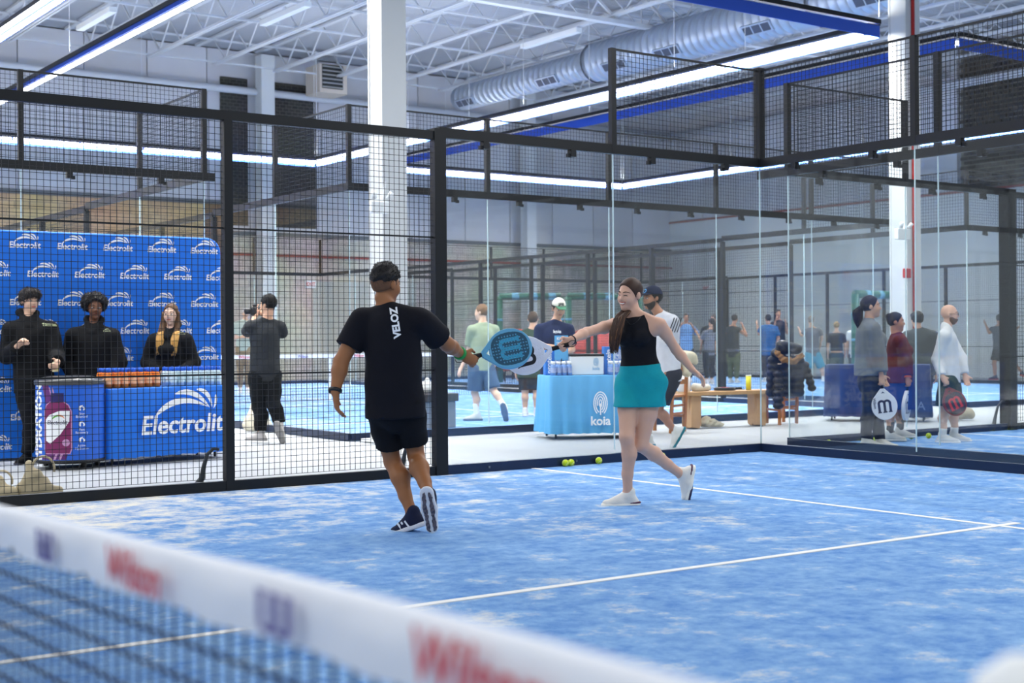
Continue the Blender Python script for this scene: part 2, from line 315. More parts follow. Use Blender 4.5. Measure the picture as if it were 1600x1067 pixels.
exitsign('exit_sign', 485, 444, WY+.03, 'white exit sign with red letters on the far tan wall')
t = root('exit_sign', (WX+.035, -25.6, 2.96), 'white exit sign with red letters near the far hall corner', 'exit sign'); bevel(MB().box((-.03, -.18, -.12), (.03, .18, .12)).build('housing', MATS['sign_white'], t), .012); flat('lettering', text_mesh('EXIT', .15, 0, .004), (.03, 0, 0), (0, 1, 0), (0, 0, 1), MATS['sign_red'], t)
# air duct
GALV = mat('galvanised_steel', (178, 190, 206), .38, .55, noise=.18, nscale=3)
du = root('air_duct', (-12.2, -14, 8.42), 'round galvanised spiral air duct hanging under the ceiling', 'duct')
def duct(y0, y1, r, nm):
    q = MB(); pts = []; rs = []; y = y0
    while y < y1: pts += [(0, y+14, 0), (0, y+14+.20, 0), (0, y+14+.21, 0), (0, y+14+.24, 0)]; rs += [r, r, r+.012, r+.012]; y += .25
    q.tube(pts, rs, 28); q.build(nm, GALV, du, True)
duct(-24.3, -18.2, .36, 'duct_section'); duct(-17.9, -10.5, .5, 'duct_section'); duct(-10.2, 4, .5, 'duct_section')
MB().tube([(0, -4.25, 0), (0, -3.85, 0)], [.37, .52], 28, False).build('reducer', GALV, du, True); MB().tube([(0, 3.4, 0), (0, 3.9, 0)], .53, 28, False).build('collar', GALV, du, True)
GRL = mat('grille_dark', (70, 76, 88), .5)
for yy, r in ((-23.6, .36), (-19.6, .36), (-16.6, .5), (-14.6, .5), (-11.6, .5), (-8.4, .5)):
    t = MB(); a = math.radians(-38); cx, cz = r*math.cos(a), r*math.sin(a); N = V3((math.cos(a), 0, math.sin(a))); T = V3((-math.sin(a), 0, math.cos(a)))
    c = V3((cx, yy+14, cz)); t.bar(c-V3((0, .45, 0)), c+V3((0, .45, 0)), .08, .26, up=T); g = t.build('register', GALV, du)
    q = MB()
    for i in range(3): q.bar(c+N*.035+V3((0, -.4+i*.28, 0)), c+N*.035+V3((0, -.16+i*.28, 0)), .02, .19, up=T)
    q.build('grille', GRL, g)
for yy in (-22, -16, -9): MB().bar((-12.2+12.2, yy+14, .35), (0, yy+14, 1.2), .025).build('hanger_rod', STEELW, du)
# unit heater
p = UP(510, 127, 41); uh = root('unit_heater', tuple(p), 'beige unit heater with louvred front hung from the roof', 'heater')
MB().box((-.45, -.45, -.42), (.45, .45, .42)).build('cabinet', mat('beige_sheet_metal', (200, 190, 178), .5), uh); 
MB().box((-.3, .44, -.3), (.38, .47, .4)).build('opening', mat('dark_opening', (46, 50, 52), .6), uh)
for i in range(6): MB().bar((-.3, .49, -.26+i*.12), (.38, .49, -.26+i*.12), .05, .035).build('louvre', mat('louvre_grey', (150, 152, 150), .5), uh)
for s in (-.35, .35): MB().bar((s, 0, .42), (s, 0, .9), .03).build('hanger_rod', STEELW, uh)

# ------------------------------------------------------------------ courts: turf, lines, enclosures, nets
def turf(x0, x1, y0, y1, label, lines):
    t = root('floor_turf', (0, 0, 0), label, 'court', kind='structure'); MB().box((x0, y0, -.012), (x1, y1, 0)).build('turf', TURF, t)
    for i, (a, b) in enumerate(lines): MB().box((a[0], a[1], .0), (b[0], b[1], .003+.0012*(i % 2))).build('court_line', LINE, t)
turf(0, 20, 0, 10, 'sand-dusted blue turf of the near court where the pair play', [((2.975, 0), (3.025, 10)), ((2.8, 4.975), (10, 5.025)), ((16.975, 0), (17.025, 10)), ((10, 4.975), (17.2, 5.025))])
turf(-20.8, -.8, -.35, 9.65, 'blue turf of the court behind the right glass', [((-3.825, -.35), (-3.775, 9.65)), ((-10.8, 4.625), (-3.6, 4.675))])
for nm, a in (('blue turf of the far court behind the light blue table', -7.4), ('blue turf of the far court behind the blue banner', 4.43), ('blue turf of the far court at right with many players', -19.2)):
    turf(a, a+10, -24.2, -4.2, nm, [((a, -7.225), (a+10, -7.175)), ((a, -21.225), (a+10, -21.175)), ((a+4.975, -21.4), (a+5.025, -7.0))])
def wiremesh(q, P, d, s0, s1, z0, z1, sp, th):
    P = V3(P); d = V3(d); n = int(round((s1-s0)/sp))
    for i in range(n+1): a = P+d*(s0+i*(s1-s0)/n); q.bar((a[0], a[1], z0), (a[0], a[1], z1), th)
    n = int(round((z1-z0)/sp))
    for i in range(n+1): z = z0+i*(z1-z0)/n; a = P+d*s0; b = P+d*s1; q.bar((a[0], a[1], z), (b[0], b[1], z), th)
def wall(t, P, d, panels, sp=.05, th=.0037, clamps=True, e0=True):
    """panels: list of (s0, s1, 'g'|'m', top) ; P start, d unit direction"""
    P = V3(P); d = V3(d); N = V3((-d[1], d[0], 0)); s0 = panels[0][0]; s1 = panels[-1][1]
    pt = lambda s, z, o=0: P+d*s+N*o+V3((0, 0, z)); pk = None
    for (a, b, kind, top) in panels:
        if kind == 'g':
            q = MB(); q.bar(pt(a+.008, 1.52), pt(b-.008, 1.52), .012, 2.92); q.build('glass_pane', GLASS, t)
            MB().bar(pt(a, .042), pt(b, .042), .07, .084).build('base_channel', CHAN, t)
            MB().bar(pt(a, 3.03), pt(b, 3.03), .05, .09).build('rail', BLACK, t)
            MB().box(tuple(pt(b, .12)-V3((.005, .005, 0))), tuple(pt(b, 2.98)+V3((.005, .005, 0)))).build('glass_edge', EDGE, t)
            if a == 0 and e0: MB().box(tuple(pt(a, .08)-V3((.005, .005, 0))), tuple(pt(a, 2.98)+V3((.005, .005, 0)))).build('glass_edge', EDGE, t)
            if clamps:
                for k in (.25, .75):
                    q = MB(); c = pt(a+(b-a)*k, 2.955); q.box(tuple(c-V3((.03, .03, .035))), tuple(c+V3((.03, .03, .035)))); c2 = pt(a+(b-a)*k+.04, 2.93); q.box(tuple(c2-.018), tuple(c2+.018)); q.build('clamp', BLACK, t)
                    q = MB(); c = pt(a+(b-a)*k, .042, .037); q.box(tuple(c-.009), tuple(c+.009)); q.build('bolt', mat('bolt_steel', (120, 124, 128), .3, .8), t)
            if top > 3:
                q = MB(); wiremesh(q, P, d, a, b, 3.07, top, sp, th); tag(q.build('wire_mesh', WIRE, t), kind='stuff')
                MB().bar(pt(a, top), pt(b, top), .02).build('top_wire_rail', BLACK, t)
                for s in ([a, b] if a == s0 and e0 else [b]): MB().bar(pt(s, 3.0), pt(s, top+.01), .055).build('post', BLACK, t)
        else:
            q = MB(); wiremesh(q, P, d, a, b, .1, top, sp, th); tag(q.build('wire_mesh', WIRE, t), kind='stuff')
            MB().bar(pt(a, .04), pt(b, .04), .06, .08).build('base_channel', BLACK, t); MB().bar(pt(a, top), pt(b, top), .06, .075).build('rail', BLACK, t)
            for z in (.93, 2.1): MB().bar(pt(a, z), pt(b, z), .014).build('stiffener_bar', BLACK, t)
            for s in ([a, b] if (a == s0 or pk == 'g') and (t is not A or a > 4.1) else [b]): MB().bar(pt(s, 0), pt(s, top-.03), .07).build('post', BLACK, t)
        pk = kind
g2 = lambda n, top=4, s=0: [(s+2*i, s+2*i+2, 'g', top) for i in range(n)]
def side(total=20, far=True):
    p = [(0, 2, 'g', 4), (2, 4, 'g', 3)]+[(4+2*i, 6+2*i, 'm', 3) for i in range(6)]
    return p+[(16, 18, 'g', 3), (18, 20, 'g', 4)] if far else p
A = root('court_enclosure', (0, 0, 0), 'black frame and glass enclosure of the near court', 'court enclosure')
wall(A, (0, 0, 0), (1, 0, 0), [(0, 2, 'g', 4), (2, 4, 'g', 3), (4, 6, 'm', 3), (6, 8, 'm', 3), (8, 9.3, 'm', 3)]); wall(A, (0, 0, 0), (0, 1, 0), g2(5), e0=False)
MB().bar((4, 0, 0), (4, 0, 3.06), .085, .12).build('post', BLACK, A); MB().bar((0, 0, 3), (0, 0, 4.03), .085).build('post', BLACK, A)
for xx in (6.07, 4.2):                                        # curved brackets behind the posts
    MB().tube([(xx, -.03, .33), (xx+.03, -.07, .335), (xx+.07, -.1, .29), (xx+.09, -.12, .2), (xx+.1, -.14, .1), (xx+.13, -.16, .04), (xx+.15, -.18, .0)], [.012, .014, .016, .018, .024, .034, .06], 6).build('foot_bracket', mat('bracket_grey', (74, 78, 82), .5, .4), A, True)
B = root('court_enclosure', (-.8, -.35, 0), 'glass enclosure of the court directly behind the right glass', 'court enclosure')
def wl(t, P, d, panels, **k): wall(t, V3(P)-V3(t.location), d, panels, **k)
wl(B, (-.8, -.35, 0), (0, 1, 0), g2(5)); wl(B, (-.8, -.35, 0), (-1, 0, 0), side(far=False), sp=.05, th=.004, e0=False)
MB().bar((0, 0, 3.03), (0, -.45, 3.03), .05, .09).build('rail', BLACK, B); MB().bar((-4, 0, 0), (-4, 0, 3.06), .16, .14).build('post', BLACK, B)
MB().tube([(-3.94, 0, .36), (-3.87, 0, .37), (-3.78, 0, .31), (-3.73, 0, .19), (-3.69, 0, .07), (-3.63, 0, 0)], [.012, .014, .016, .02, .03, .055], 6).build('foot_bracket', MATS['bracket_grey'], B, True)
def cage(x0, label, left=True, right=True):
    t = root('court_enclosure', (x0+10, -4.2, 0), label, 'court enclosure')
    wl(t, (x0+10, -4.2, 0), (-1, 0, 0), g2(5), sp=.05, th=.0036)
    if right: wl(t, (x0+10, -4.2, 0), (0, -1, 0), side(), sp=.055, th=.0036, clamps=False, e0=False)
    if left: wl(t, (x0, -4.2, 0), (0, -1, 0), side(), sp=.055, th=.0036, clamps=False, e0=False)
    wl(t, (x0+10, -24.2, 0), (-1, 0, 0), g2(5), sp=.07, th=.0055, clamps=False); return t
cage(-7.4, 'glass and mesh enclosure of the far court behind the light blue table'); dC = cage(4.43, 'glass and mesh enclosure of the far court behind the blue banner', right=False); cage(-19.2, 'glass and mesh enclosure of the far right court full of players')
MB().bar((-10+.0, 0, 3.03), (-10-.12, 0, 3.03), .05, .09).build('rail', BLACK, dC)
NETM = mat('navy_net_cord', (30, 40, 66), .8); TAPE = mat('white_net_tape', (232, 236, 244), .75, noise=.05, bump=.3, bscale=25)
NT_ = [(8.34, .973), (9.0, .991), (9.34, 1.002), (9.67, 1.008), (10.1, 1.01)]
def nth(y):
    if y < 8.34: return .90+.073*max(0, (y-4)/4.34)**1.3 if y > 4 else .90+.02*(4-y)/4
    return float(np.interp(y, [a for a, _ in NT_], [b for _, b in NT_]))
nr = root('padel_net', (10, 5, 0), 'foreground net with white printed top tape', 'net'); ys = list(np.arange(0, 9.84, .1))+[9.84]; q = MB(); n = 0
for y in ys:                                   # folded tape with soft ripples
    z = nth(y); w_ = .006*math.sin(y*41)+.004*math.sin(y*23)
    for dx, dz in ((.010+w_, -.056), (.013+w_, -.03), (.011, -.006), (.004, .0), (-.004, .0), (-.011, -.006), (-.012+w_, -.03), (-.010+w_, -.056)): q.v.append((dx, y-5, z+dz))
for i in range(len(ys)-1):
    for k in range(7): a = i*8+k; q.f.append((a, a+8, a+9, a+1))
q.build('top_tape', TAPE, nr, True); q = MB()
for i in range(int(9.84/.034)): y = i*.034; q.bar((0, y-5, .02), (0, y-5, nth(y)-.05), .0034)
for i in range(26):
    for a, b in zip(ys[:-1:4], ys[4::4]): q.bar((0, a-5, .02+i*(nth(a)-.075)/25), (0, b-5, .02+i*(nth(b)-.075)/25), .0034)
tag(q.build('net_cords', NETM, nr), kind='stuff')
post = root('net_post', (9.82, 9.83, 0), 'white capped net post at the bottom right corner', 'net post'); MB().tube([(0, 0, 0), (0, 0, .95)], .03, 12).build('shaft', WHITE, post, True); MB().lathe([(0, .0), (.032, 0), (.036, .03), (.03, .055), (.014, .068), (0, .07)], (0, 0, .945), 16).build('cap', WHITE, post, True)
def wlogo(u, v):                               # three-stemmed rounded W emblem on the unit square
    st = .17
    def stem(c): return np.abs(u-c) < st/2
    m = np.zeros_like(u, bool)
    for c in (.11, .5, .89): m |= stem(c) & (v > .28) & (v < .98)
    for c0, c1 in ((.11, .5), (.5, .89)):
        c = (c0+c1)/2; r = (c1-c0)/2; d = np.hypot(u-c, (v-.28)); m |= (d < r+st/2) & (d > r-st/2) & (v <= .3)
    for c in (.11, .5, .89): m |= (np.abs(u-c) < .15) & (v > .9) & (v < 1)
    return m
def maskmesh(fn, w_, h_, n=60):
    us = (np.arange(n)+.5)/n; uu, vv = np.meshgrid(us, us); m = fn(uu, vv); v = []; f = []; ix = {}
    def vid(i, j):
        if (i, j) not in ix: ix[(i, j)] = len(v); v.append(((i/n-.5)*w_, (j/n-.5)*h_))
        return ix[(i, j)]
    for jj in range(n):
        for ii in range(n):
            if m[jj, ii]: f.append((vid(ii, jj), vid(ii+1, jj), vid(ii+1, jj+1), vid(ii, jj+1)))
    return v, f
PURP = mat('purple_print', (92, 84, 150), .7); REDP = mat('red_print', (206, 54, 62), .7); WL = maskmesh(wlogo, .07, .036, 30); WT = text_mesh('Wilson', .055, .15, .001)
for i in range(14):
    y = 9.55-.64*i
    if y > .3: flat('tape_lettering', WT, (10.018, y, nth(y)-.029), (0, 1, 0), (0, 0, 1), REDP, nr, off=(10, 5, 0))
    y = 9.25-.64*i
    if y > .3: flat('tape_emblem', WL, (10.018, y, nth(y)-.029), (0, 1, 0), (0, 0, 1), PURP, nr, off=(10, 5, 0))
def farnet(x0, label):
    t = root('padel_net', (x0+5, -14.2, 0), label, 'net'); MB().box((-5, -.012, .84), (5, .012, .92)).build('top_tape', TAPE, t); q = MB(); wiremesh(q, (0, 0, 0), (1, 0, 0), -5, 5, .02, .84, .06, .005); tag(q.build('net_cords', NETM, t), kind='stuff')
    MB().box((-.03, -.013, 0), (.03, .013, .84)).build('centre_strap', TAPE, t)
    for s in (-4.95, 4.95): MB().tube([(s, 0, 0), (s, 0, .96)], .04, 8).build('net_post', BLACK, t)
    for i in range(8): flat('tape_lettering', text_mesh('Wilson', .08, .15, .002), (x0+5-4.4+i*1.25, -14.2+.014, .88), (-1, 0, 0), (0, 0, 1), REDP if i % 2 else PURP, t, off=(x0+5, -14.2, 0))
farnet(-7.4, 'far court net with white tape, behind the photographer'); farnet(4.43, 'far court net hidden mostly behind the blue banner')
# LED light frames
LED = mat('led_white', (250, 250, 255), .5, emit=9); BLUE = mat('blue_rail', (40, 84, 190), .5)
def ledframe(i, label):
    x0, x1, y0, y1 = FRAMES[i]; t = root('light_frame', ((x0+x1)/2, (y0+y1)/2, 6.0), label, 'light frame'); c = V3(t.location)
    cs = [(x0, y0), (x1, y0), (x1, y1), (x0, y1)]; mid = V3(((x0+x1)/2, (y0+y1)/2, 0))
    for k in range(4):
        a = V3((*cs[k], 6.0)); b = V3((*cs[(k+1) % 4], 6.0)); d = nrm(b-a); inn = nrm(mid-(a+b)/2*V3((1, 1, 0))); inn = nrm(inn-d*(inn@d)); ln = np.linalg.norm(b-a)
        MB().bar(a-inn*.05+V3((0, 0, .13)), b-inn*.05+V3((0, 0, .13)), .07, .07).build('rail', BLACK, t, off=c)
        zl = .07 if (i == 0 and k == 1) else -.02; MB().bar(a-inn*.045+ZZ*zl, b-inn*.045+ZZ*zl, .02, .08 if zl > 0 else .18).build('outer_strip', BLUE, t, off=c)
        n = max(1, int(ln/1.55)); 
        for m in range(n):
            p0 = a+d*(ln*m/n+.02); p1 = a+d*(ln*(m+1)/n-.04); MB().bar(p0+inn*.03+V3((0, 0, .01)), p1+inn*.03+V3((0, 0, .01)), .05, .05).build('led_tube', LED, t, off=c)
        for m in range(0, n+1, 3):
            p0 = a+d*(ln*m/n)
            if abs(p0[0]+12.2) < .8: p0 = p0+d*1.2
            MB().bar(p0-inn*.05+V3((0, 0, .16)), p0-inn*.05+V3((0, 0, 3.0)), .008).build('hanger_wire', STEELW, t, off=c)
ledframe(0, 'rectangular LED light frame over the court behind the light blue table'); ledframe(1, 'LED light frame over the court behind the banner, top left'); ledframe(2, 'LED light frame over the far right court, blue outer side')

# ------------------------------------------------------------------ sponsor stand on the left
BB = mat('banner_blue', (8, 112, 222), .55, noise=.12, nscale=2.5, bump=.15, bscale=3)
def elogo(s=1.):                                  # lettering with arched leaves above, unit width ~1
    t = text_mesh('Electrolit', .255, .12, .006); sw = [leaf((-.30, .10), (-.06, .34), (.30, .17), .062), leaf((-.08, .31), (.14, .38), (.32, .16), .055), leaf((.17, .35), (.32, .34), (.35, .16), .045), leaf((.39, .29), (.41, .22), (.365, .15), .03)]
    return xf2d(join2d(t, *sw), s)
yb = -4.08; xr = UY(344, 500, yb)[0]; zt = UY(330, 372, yb)[2]; xl = xr+3.05
bd = root('banner_backdrop', ((xl+xr)/2, yb, 0), 'large blue fabric backdrop wall printed with repeated white logos', 'backdrop'); hw = (xl-xr)/2
pts = []; R_ = .16
for cx, cz, a0 in ((hw-R_, zt-R_, 0), (-hw+R_, zt-R_, 90), (-hw+.03, .05, 180), (hw-.03, .05, 270)):
    r_ = R_ if cz > 1 else .03
    for k in range(7): a = math.radians(a0+15*k); pts.append((cx+r_*math.cos(a), cz+r_*math.sin(a)))
q = MB(); n = len(pts); q.v = [(x, .03, z) for x, z in pts]+[(x, -.03, z) for x, z in pts]; q.f = [tuple(range(n-1, -1, -1)), tuple(range(n, 2*n))]+[(i, (i+1) % n, n+(i+1) % n, n+i) for i in range(n)]
bevel(q.build('fabric', BB, bd), .02, 3)
for s in (-1, 1): MB().box((s*hw*.8-.2, -.2, 0), (s*hw*.8+.2, .1, .02)).build('foot', BLACK, bd)
EL = elogo(.34); cw = .485; rows = 8
for rw in range(rows):
    z = zt-.15-rw*.293
    for k in range(7):
        x = -hw+(.02 if rw % 2 else .2)+k*cw; vf = EL
        if x+.18 > hw or z < .1: continue
        if x-.19 < -hw: vf = (vf[0], [f for f in vf[1] if all(vf[0][i][0] < x+hw-.01 for i in f)])     # the print is cut by the edge of the cloth
        flat('printed_logo', vf, V3((x, .032, z)), (-1, 0, 0), (0, 0, 1), PRINT, bd)
# table with blue cloth
def cloth_table(label, P0, u, ln, dp, h, m, cat='table', waves=.02, drop=.02, flap=0):
    """table whose front edge runs from P0 along u (viewer's left to right); cloth falls on all sides"""
    u = nrm(u); n = V3((-u[1], u[0], 0));
    if n@(CAM-P0) < 0: n = -n
    t = root('folding_table', tuple(P0), label, cat); cl = []; N = 40
    loop = [(a*ln, 0., 'f') for a in np.linspace(0, 1, 24)]+[(ln, -dp*a, 'r') for a in np.linspace(.1, 1, 10)]+[(ln*(1-a), -dp, 'b') for a in np.linspace(.1, 1, 12)]+[(0, -dp*(1-a), 'l') for a in np.linspace(.1, .9, 9)]
    q = MB(); L = len(loop); rings = (h, h-.01, h*.66, h*.33, drop)
    for ri, z in enumerate(rings):
        for k, (a, b_, s_) in enumerate(loop):
            fl = (ri/4)**1.3*(waves*math.sin(k*1.7)+.03); ox = (a/ln-.5)*2; oy = (b_/dp+.5)*2
            q.v.append(tuple(u*(a+ox*fl)+n*(b_+oy*fl)+V3((0, 0, z+(.006*math.sin(k*2.3) if ri == 4 else 0)))))
    for ri in range(len(rings)-1):
        for k in range(L): a = ri*L+k; b2 = ri*L+(k+1) % L; q.f.append((a, a+L, b2+L, b2))
    q.f.append(tuple(range(L))); q.build('tablecloth', m, t, True)
    for a, b_ in ((.08, -.08), (ln-.08, -.08), (.08, -dp+.08), (ln-.08, -dp+.08)): MB().tube([tuple(u*a+n*b_), tuple(u*a+n*b_+V3((0, 0, h-.03)))], .014, 6).build('leg', BLACK, t)
    MB().bar(tuple(u*.03-n*dp/2+V3((0, 0, h-.02))), tuple(u*(ln-.03)-n*dp/2+V3((0, 0, h-.02))), dp-.06, .03).build('tabletop', WHITE, t)
    return t, u, n
P0 = GR(170, 727); P1 = GR(353, 713); et, eu, en = cloth_table('table under a bright blue cloth with a big white logo', P0, P1-P0, np.linalg.norm(P1-P0), .5, .74, BB, drop=.06)
flat('printed_logo', elogo(1.0), P0+eu*.78+ZZ*.36+en*.05, eu, ZZ, PRINT, et, off=P0, lift=.012)
# bottles on the table
def bottle_proto(body, cap, lab, h=.20, r=.034, label='', group=''):
    t = root('drink_bottle', (0, 0, 0), label, 'bottle', group); MB().lathe([(0, 0), (r, 0), (r, h*.62), (r*.8, h*.72), (r*.5, h*.8), (r*.48, h*.84), (0, h*.84)], seg=12).build('bottle_body', body, t, True)
    MB().lathe([(0, h*.78), (r*.7, h*.78), (r*.7, h*.98), (0, h)], seg=12).build('cap', cap, t, True); MB().lathe([(r*1.03, h*.2), (r*1.03, h*.55)], seg=12).build('paper_label', lab, t, True); return t
ORD = ('first', 'second', 'third', 'fourth', 'fifth', 'sixth', 'seventh')
CAPB = mat('cap_blue', (26, 92, 204), .4)
pro = [bottle_proto(mat('orange_drink', (236, 128, 40), .25, noise=.1), CAPB, mat('label_pale_orange', (246, 214, 180), .5, alt=(240, 150, 80), nscale=30), label='small orange drink bottle with blue cap on the blue table', group='orange bottles on the blue table'),
       bottle_proto(mat('clear_drink', (206, 226, 228), .2), CAPB, mat('label_pale', (226, 238, 236), .5, alt=(180, 214, 220), nscale=30), label='small clear drink bottle with blue cap on the blue table', group='clear bottles on the blue table')]
for kind, s0 in ((0, .06), (1, .78)):
    for i in range(7):
        for jn in range(3):
            loc = P0+eu*(s0+i*.088)-en*(.10+jn*.085)+ZZ*.742; o = pro[kind] if (i, jn) == (0, 0) else copy_tree(pro[kind]); o.location = tuple(loc); o.rotation_euler = (0, 0, random.random()*6); o['label'] = '%s %s drink bottle from the left, %s row on the blue table' % (ORD[i], ('orange', 'clear')[kind], ('front', 'middle', 'back')[jn])
# round cooler with printed wrap
pc = GR(100, 733); pc = pc-CC*.30-RR*.035; bc = root('barrel_cooler', tuple(pc), 'round wheeled cooler wrapped in a blue and purple bottle print', 'cooler'); R_ = .315; ZB, ZT = .07, .80
MB().lathe([(0, ZB), (R_, ZB), (R_, ZT), (0, ZT)], seg=48).build('barrel', mat('wrap_blue', (30, 96, 204), .45), bc, True)
for ch in bc.children: bpy.context.view_layer.update(); ch.modifiers.new('es', 'EDGE_SPLIT')
MB().lathe([(0, ZT), (R_+.012, ZT-.01), (R_+.015, ZT+.03), (R_-.03, ZT+.055), (R_*.6, ZT+.07), (0, ZT+.07)], seg=40).build('lid', mat('lid_grey', (52, 54, 58), .3, spec=.7), bc, True)
MB().lathe([(0, ZB-.02), (R_+.008, ZB-.02), (R_+.008, ZB+.012), (0, ZB+.012)], seg=40).build('base_ring', BLACK, bc, True)
for k in range(5): a = k*1.2566+.5; MB().tube([(R_*.8*math.cos(a)-.018, R_*.8*math.sin(a), .032), (R_*.8*math.cos(a)+.018, R_*.8*math.sin(a), .032)], .032, 10).build('wheel', BLACK, bc, True)
ang0 = math.atan2(CC[1], CC[0])
def wrap(name, vf, cx, cz, m, lift=.002, mx=.03):         # 2D print bent round the barrel; cx = metres from the middle, viewer's right positive
    vf = subdiv2d(vf, mx); vs = []
    for x, y in vf[0]: a = ang0+(cx+x)/R_; vs.append(((R_+lift)*math.cos(a), (R_+lift)*math.sin(a), cz+y))
    me = bpy.data.meshes.new(name); me.from_pydata(vs, [], vf[1]); me.update(); return link(name, me, m, bc)
def rot90(vf): return [(-y, x) for x, y in vf[0]], vf[1]
def rectv(w_, h_, sk=0): return [(-w_/2-sk, -h_/2), (w_/2-sk, -h_/2), (w_/2+sk, h_/2), (-w_/2+sk, h_/2)], [(0, 1, 2, 3)]
wrap('printed_word', rot90(text_mesh('HYDRATION', .135, 0, .006)), -.245, .41, PRINT); wrap('printed_word', rot90(text_mesh('INSTANT', .135, 0, .006)), -.34, .40, PRINT)
PUR = mat('print_purple', (94, 34, 110), .5); MAG = mat('print_magenta', (122, 36, 92), .45); PNK = mat('print_pink', (196, 150, 190), .5)
wrap('printed_band', ([(-.19, .72), (-.11, .72), (-.04, .5), (-.10, .42)], [(0, 1, 2, 3)]), 0, ZB, PUR, .0015); wrap('printed_band', ([(-.2, .02), (.06, .02), (.1, .16), (-.06, .18)], [(0, 1, 2, 3)]), 0, ZB, PUR, .0015)
for dx in (-.03, .02): wrap('printed_stripe', rectv(.022, .1, .02), dx, ZB+.07, PNK, .003); wrap('printed_stripe', rectv(.012, .08, -.01), dx*.6-.07, ZB+.66, PNK, .003)
bo = [(-.12, .08), (.11, .08), (.125, .12), (.125, .47), (.10, .53), (.06, .56), (-.07, .56), (-.11, .53), (-.13, .47), (-.13, .12)]
wrap('printed_bottle_edge', ([(x*1.07, (y-.32)*1.03+.32) for x, y in bo], [tuple(range(10))]), -.02, ZB, PNK, .003); wrap('printed_bottle', (bo, [tuple(range(10))]), -.02, ZB, MAG, .005); wrap('printed_cap', rectv(.125, .085), -.02, ZB+.605, mat('print_navy', (34, 30, 92), .5), .006)
lb = [(-.115, .2), (-.07, .17), (.03, .26), (.11, .38), (.115, .48), (.02, .48), (-.08, .44), (-.115, .40)]
wrap('printed_label', (lb, [tuple(range(8))]), -.02, ZB, PRINT, .007); wrap('printed_word', text_mesh('Electrolit', .052, .15, .001), -.025, ZB+.37, mat('print_ink', (60, 54, 90), .5), .009)
wrap('printed_leaf', xf2d(leaf((-.05, 0), (0, .06), (.06, .02), .016), 1), -.02, ZB+.40, mat('print_green', (96, 170, 70), .5), .009); wrap('printed_leaf', xf2d(leaf((0, .03), (.05, .04), (.07, 0), .012), 1), -.02, ZB+.405, mat('print_orange', (230, 120, 50), .5), .0095)
wrap('printed_seal', ([(.034*math.cos(k*.393), .034*math.sin(k*.393)) for k in range(16)], [tuple(range(16))]), .06, ZB+.18, PNK, .008)
for k, (w1, w2) in enumerate((('Stay', 'Balanced'), ('Fast', 'Recovery'), ('Active', 'Hydration'))):
    z = ZB+.50-.15*k; wrap('printed_icon', leaf((-.01, -.02), (-.04, .01), (.012, .03), .022), .205, z, PRINT, .003); wrap('printed_icon', leaf((.012, -.02), (.035, 0), (.0, .02), .016), .205, z, PRINT, .003)
    wrap('printed_word', join2d(xf2d(text_mesh(w1, .032), 1, 0, .014), xf2d(text_mesh(w2, .032), 1, 0, -.014)), .205, z-.065, PRINT, .003)

# cream cloth bags by the mesh
CRM = fab('cream_canvas', (206, 192, 160))
def sdf_link(name, prims, vox, m, parent, off, k=.02, **kw):
    v, f = sdf_mesh(prims, vox, k, **kw); me = bpy.data.meshes.new(name); v = v-V3(off)
    me.vertices.add(len(v)); me.vertices.foreach_set('co', v.astype(np.float32).ravel()); me.loops.add(len(f)*4); me.loops.foreach_set('vertex_index', f.astype(np.int32).ravel())
    me.polygons.add(len(f)); me.polygons.foreach_set('loop_start', np.arange(0, len(f)*4, 4, dtype=np.int32)); me.update(calc_edges=True)
    return link(name, me, m, parent, True)
# ------------------------------------------------------------------ signed-distance modelling (smooth unions of tapered limbs), meshed with surface nets
def rc(a, b, ra, rb=None, n=None, k=1., cut=None): return ('c', V3(a), V3(b), ra, ra if rb is None else rb, None if n is None else nrm(n), k, cut)
def el(c, ax, rad, cut=None): return ('e', V3(c), [nrm(a) for a in ax], rad, cut)
def _eval(p, X, Y, Z):
    if p[0] == 'c':
        _, a, b, ra, rb, n, k, cut = p; ba = b-a; L2 = ba@ba+1e-9; x, y, z = X-a[0], Y-a[1], Z-a[2]
        t = np.clip((x*ba[0]+y*ba[1]+z*ba[2])/L2, 0, 1); x = x-t*ba[0]; y = y-t*ba[1]; z = z-t*ba[2]
        d2 = x*x+y*y+z*z
        if n is not None: q = x*n[0]+y*n[1]+z*n[2]; d2 = d2+q*q*(1/k**2-1)
        d = np.sqrt(d2)-(ra+(rb-ra)*t)
    else:
        _, c, ax, rad, cut = p; x, y, z = X-c[0], Y-c[1], Z-c[2]; s0 = 0; s1 = 0
        for a, r in zip(ax, rad): q = x*a[0]+y*a[1]+z*a[2]; s0 = s0+(q/r)**2; s1 = s1+(q/(r*r))**2
        k0 = np.sqrt(s0); k1 = np.sqrt(s1)+1e-9; d = k0*(k0-1)/k1
    if cut is not None:
        for (cp, cn) in cut: d = np.maximum(d, (X-cp[0])*cn[0]+(Y-cp[1])*cn[1]+(Z-cp[2])*cn[2])
    return d
def _bb(p):
    if p[0] == 'k': p = p[1]
    if p[0] == 'c': r = max(p[3], p[4]); return np.minimum(p[1], p[2])-r, np.maximum(p[1], p[2])+r
    r = max(p[3]); return p[1]-r, p[1]+r
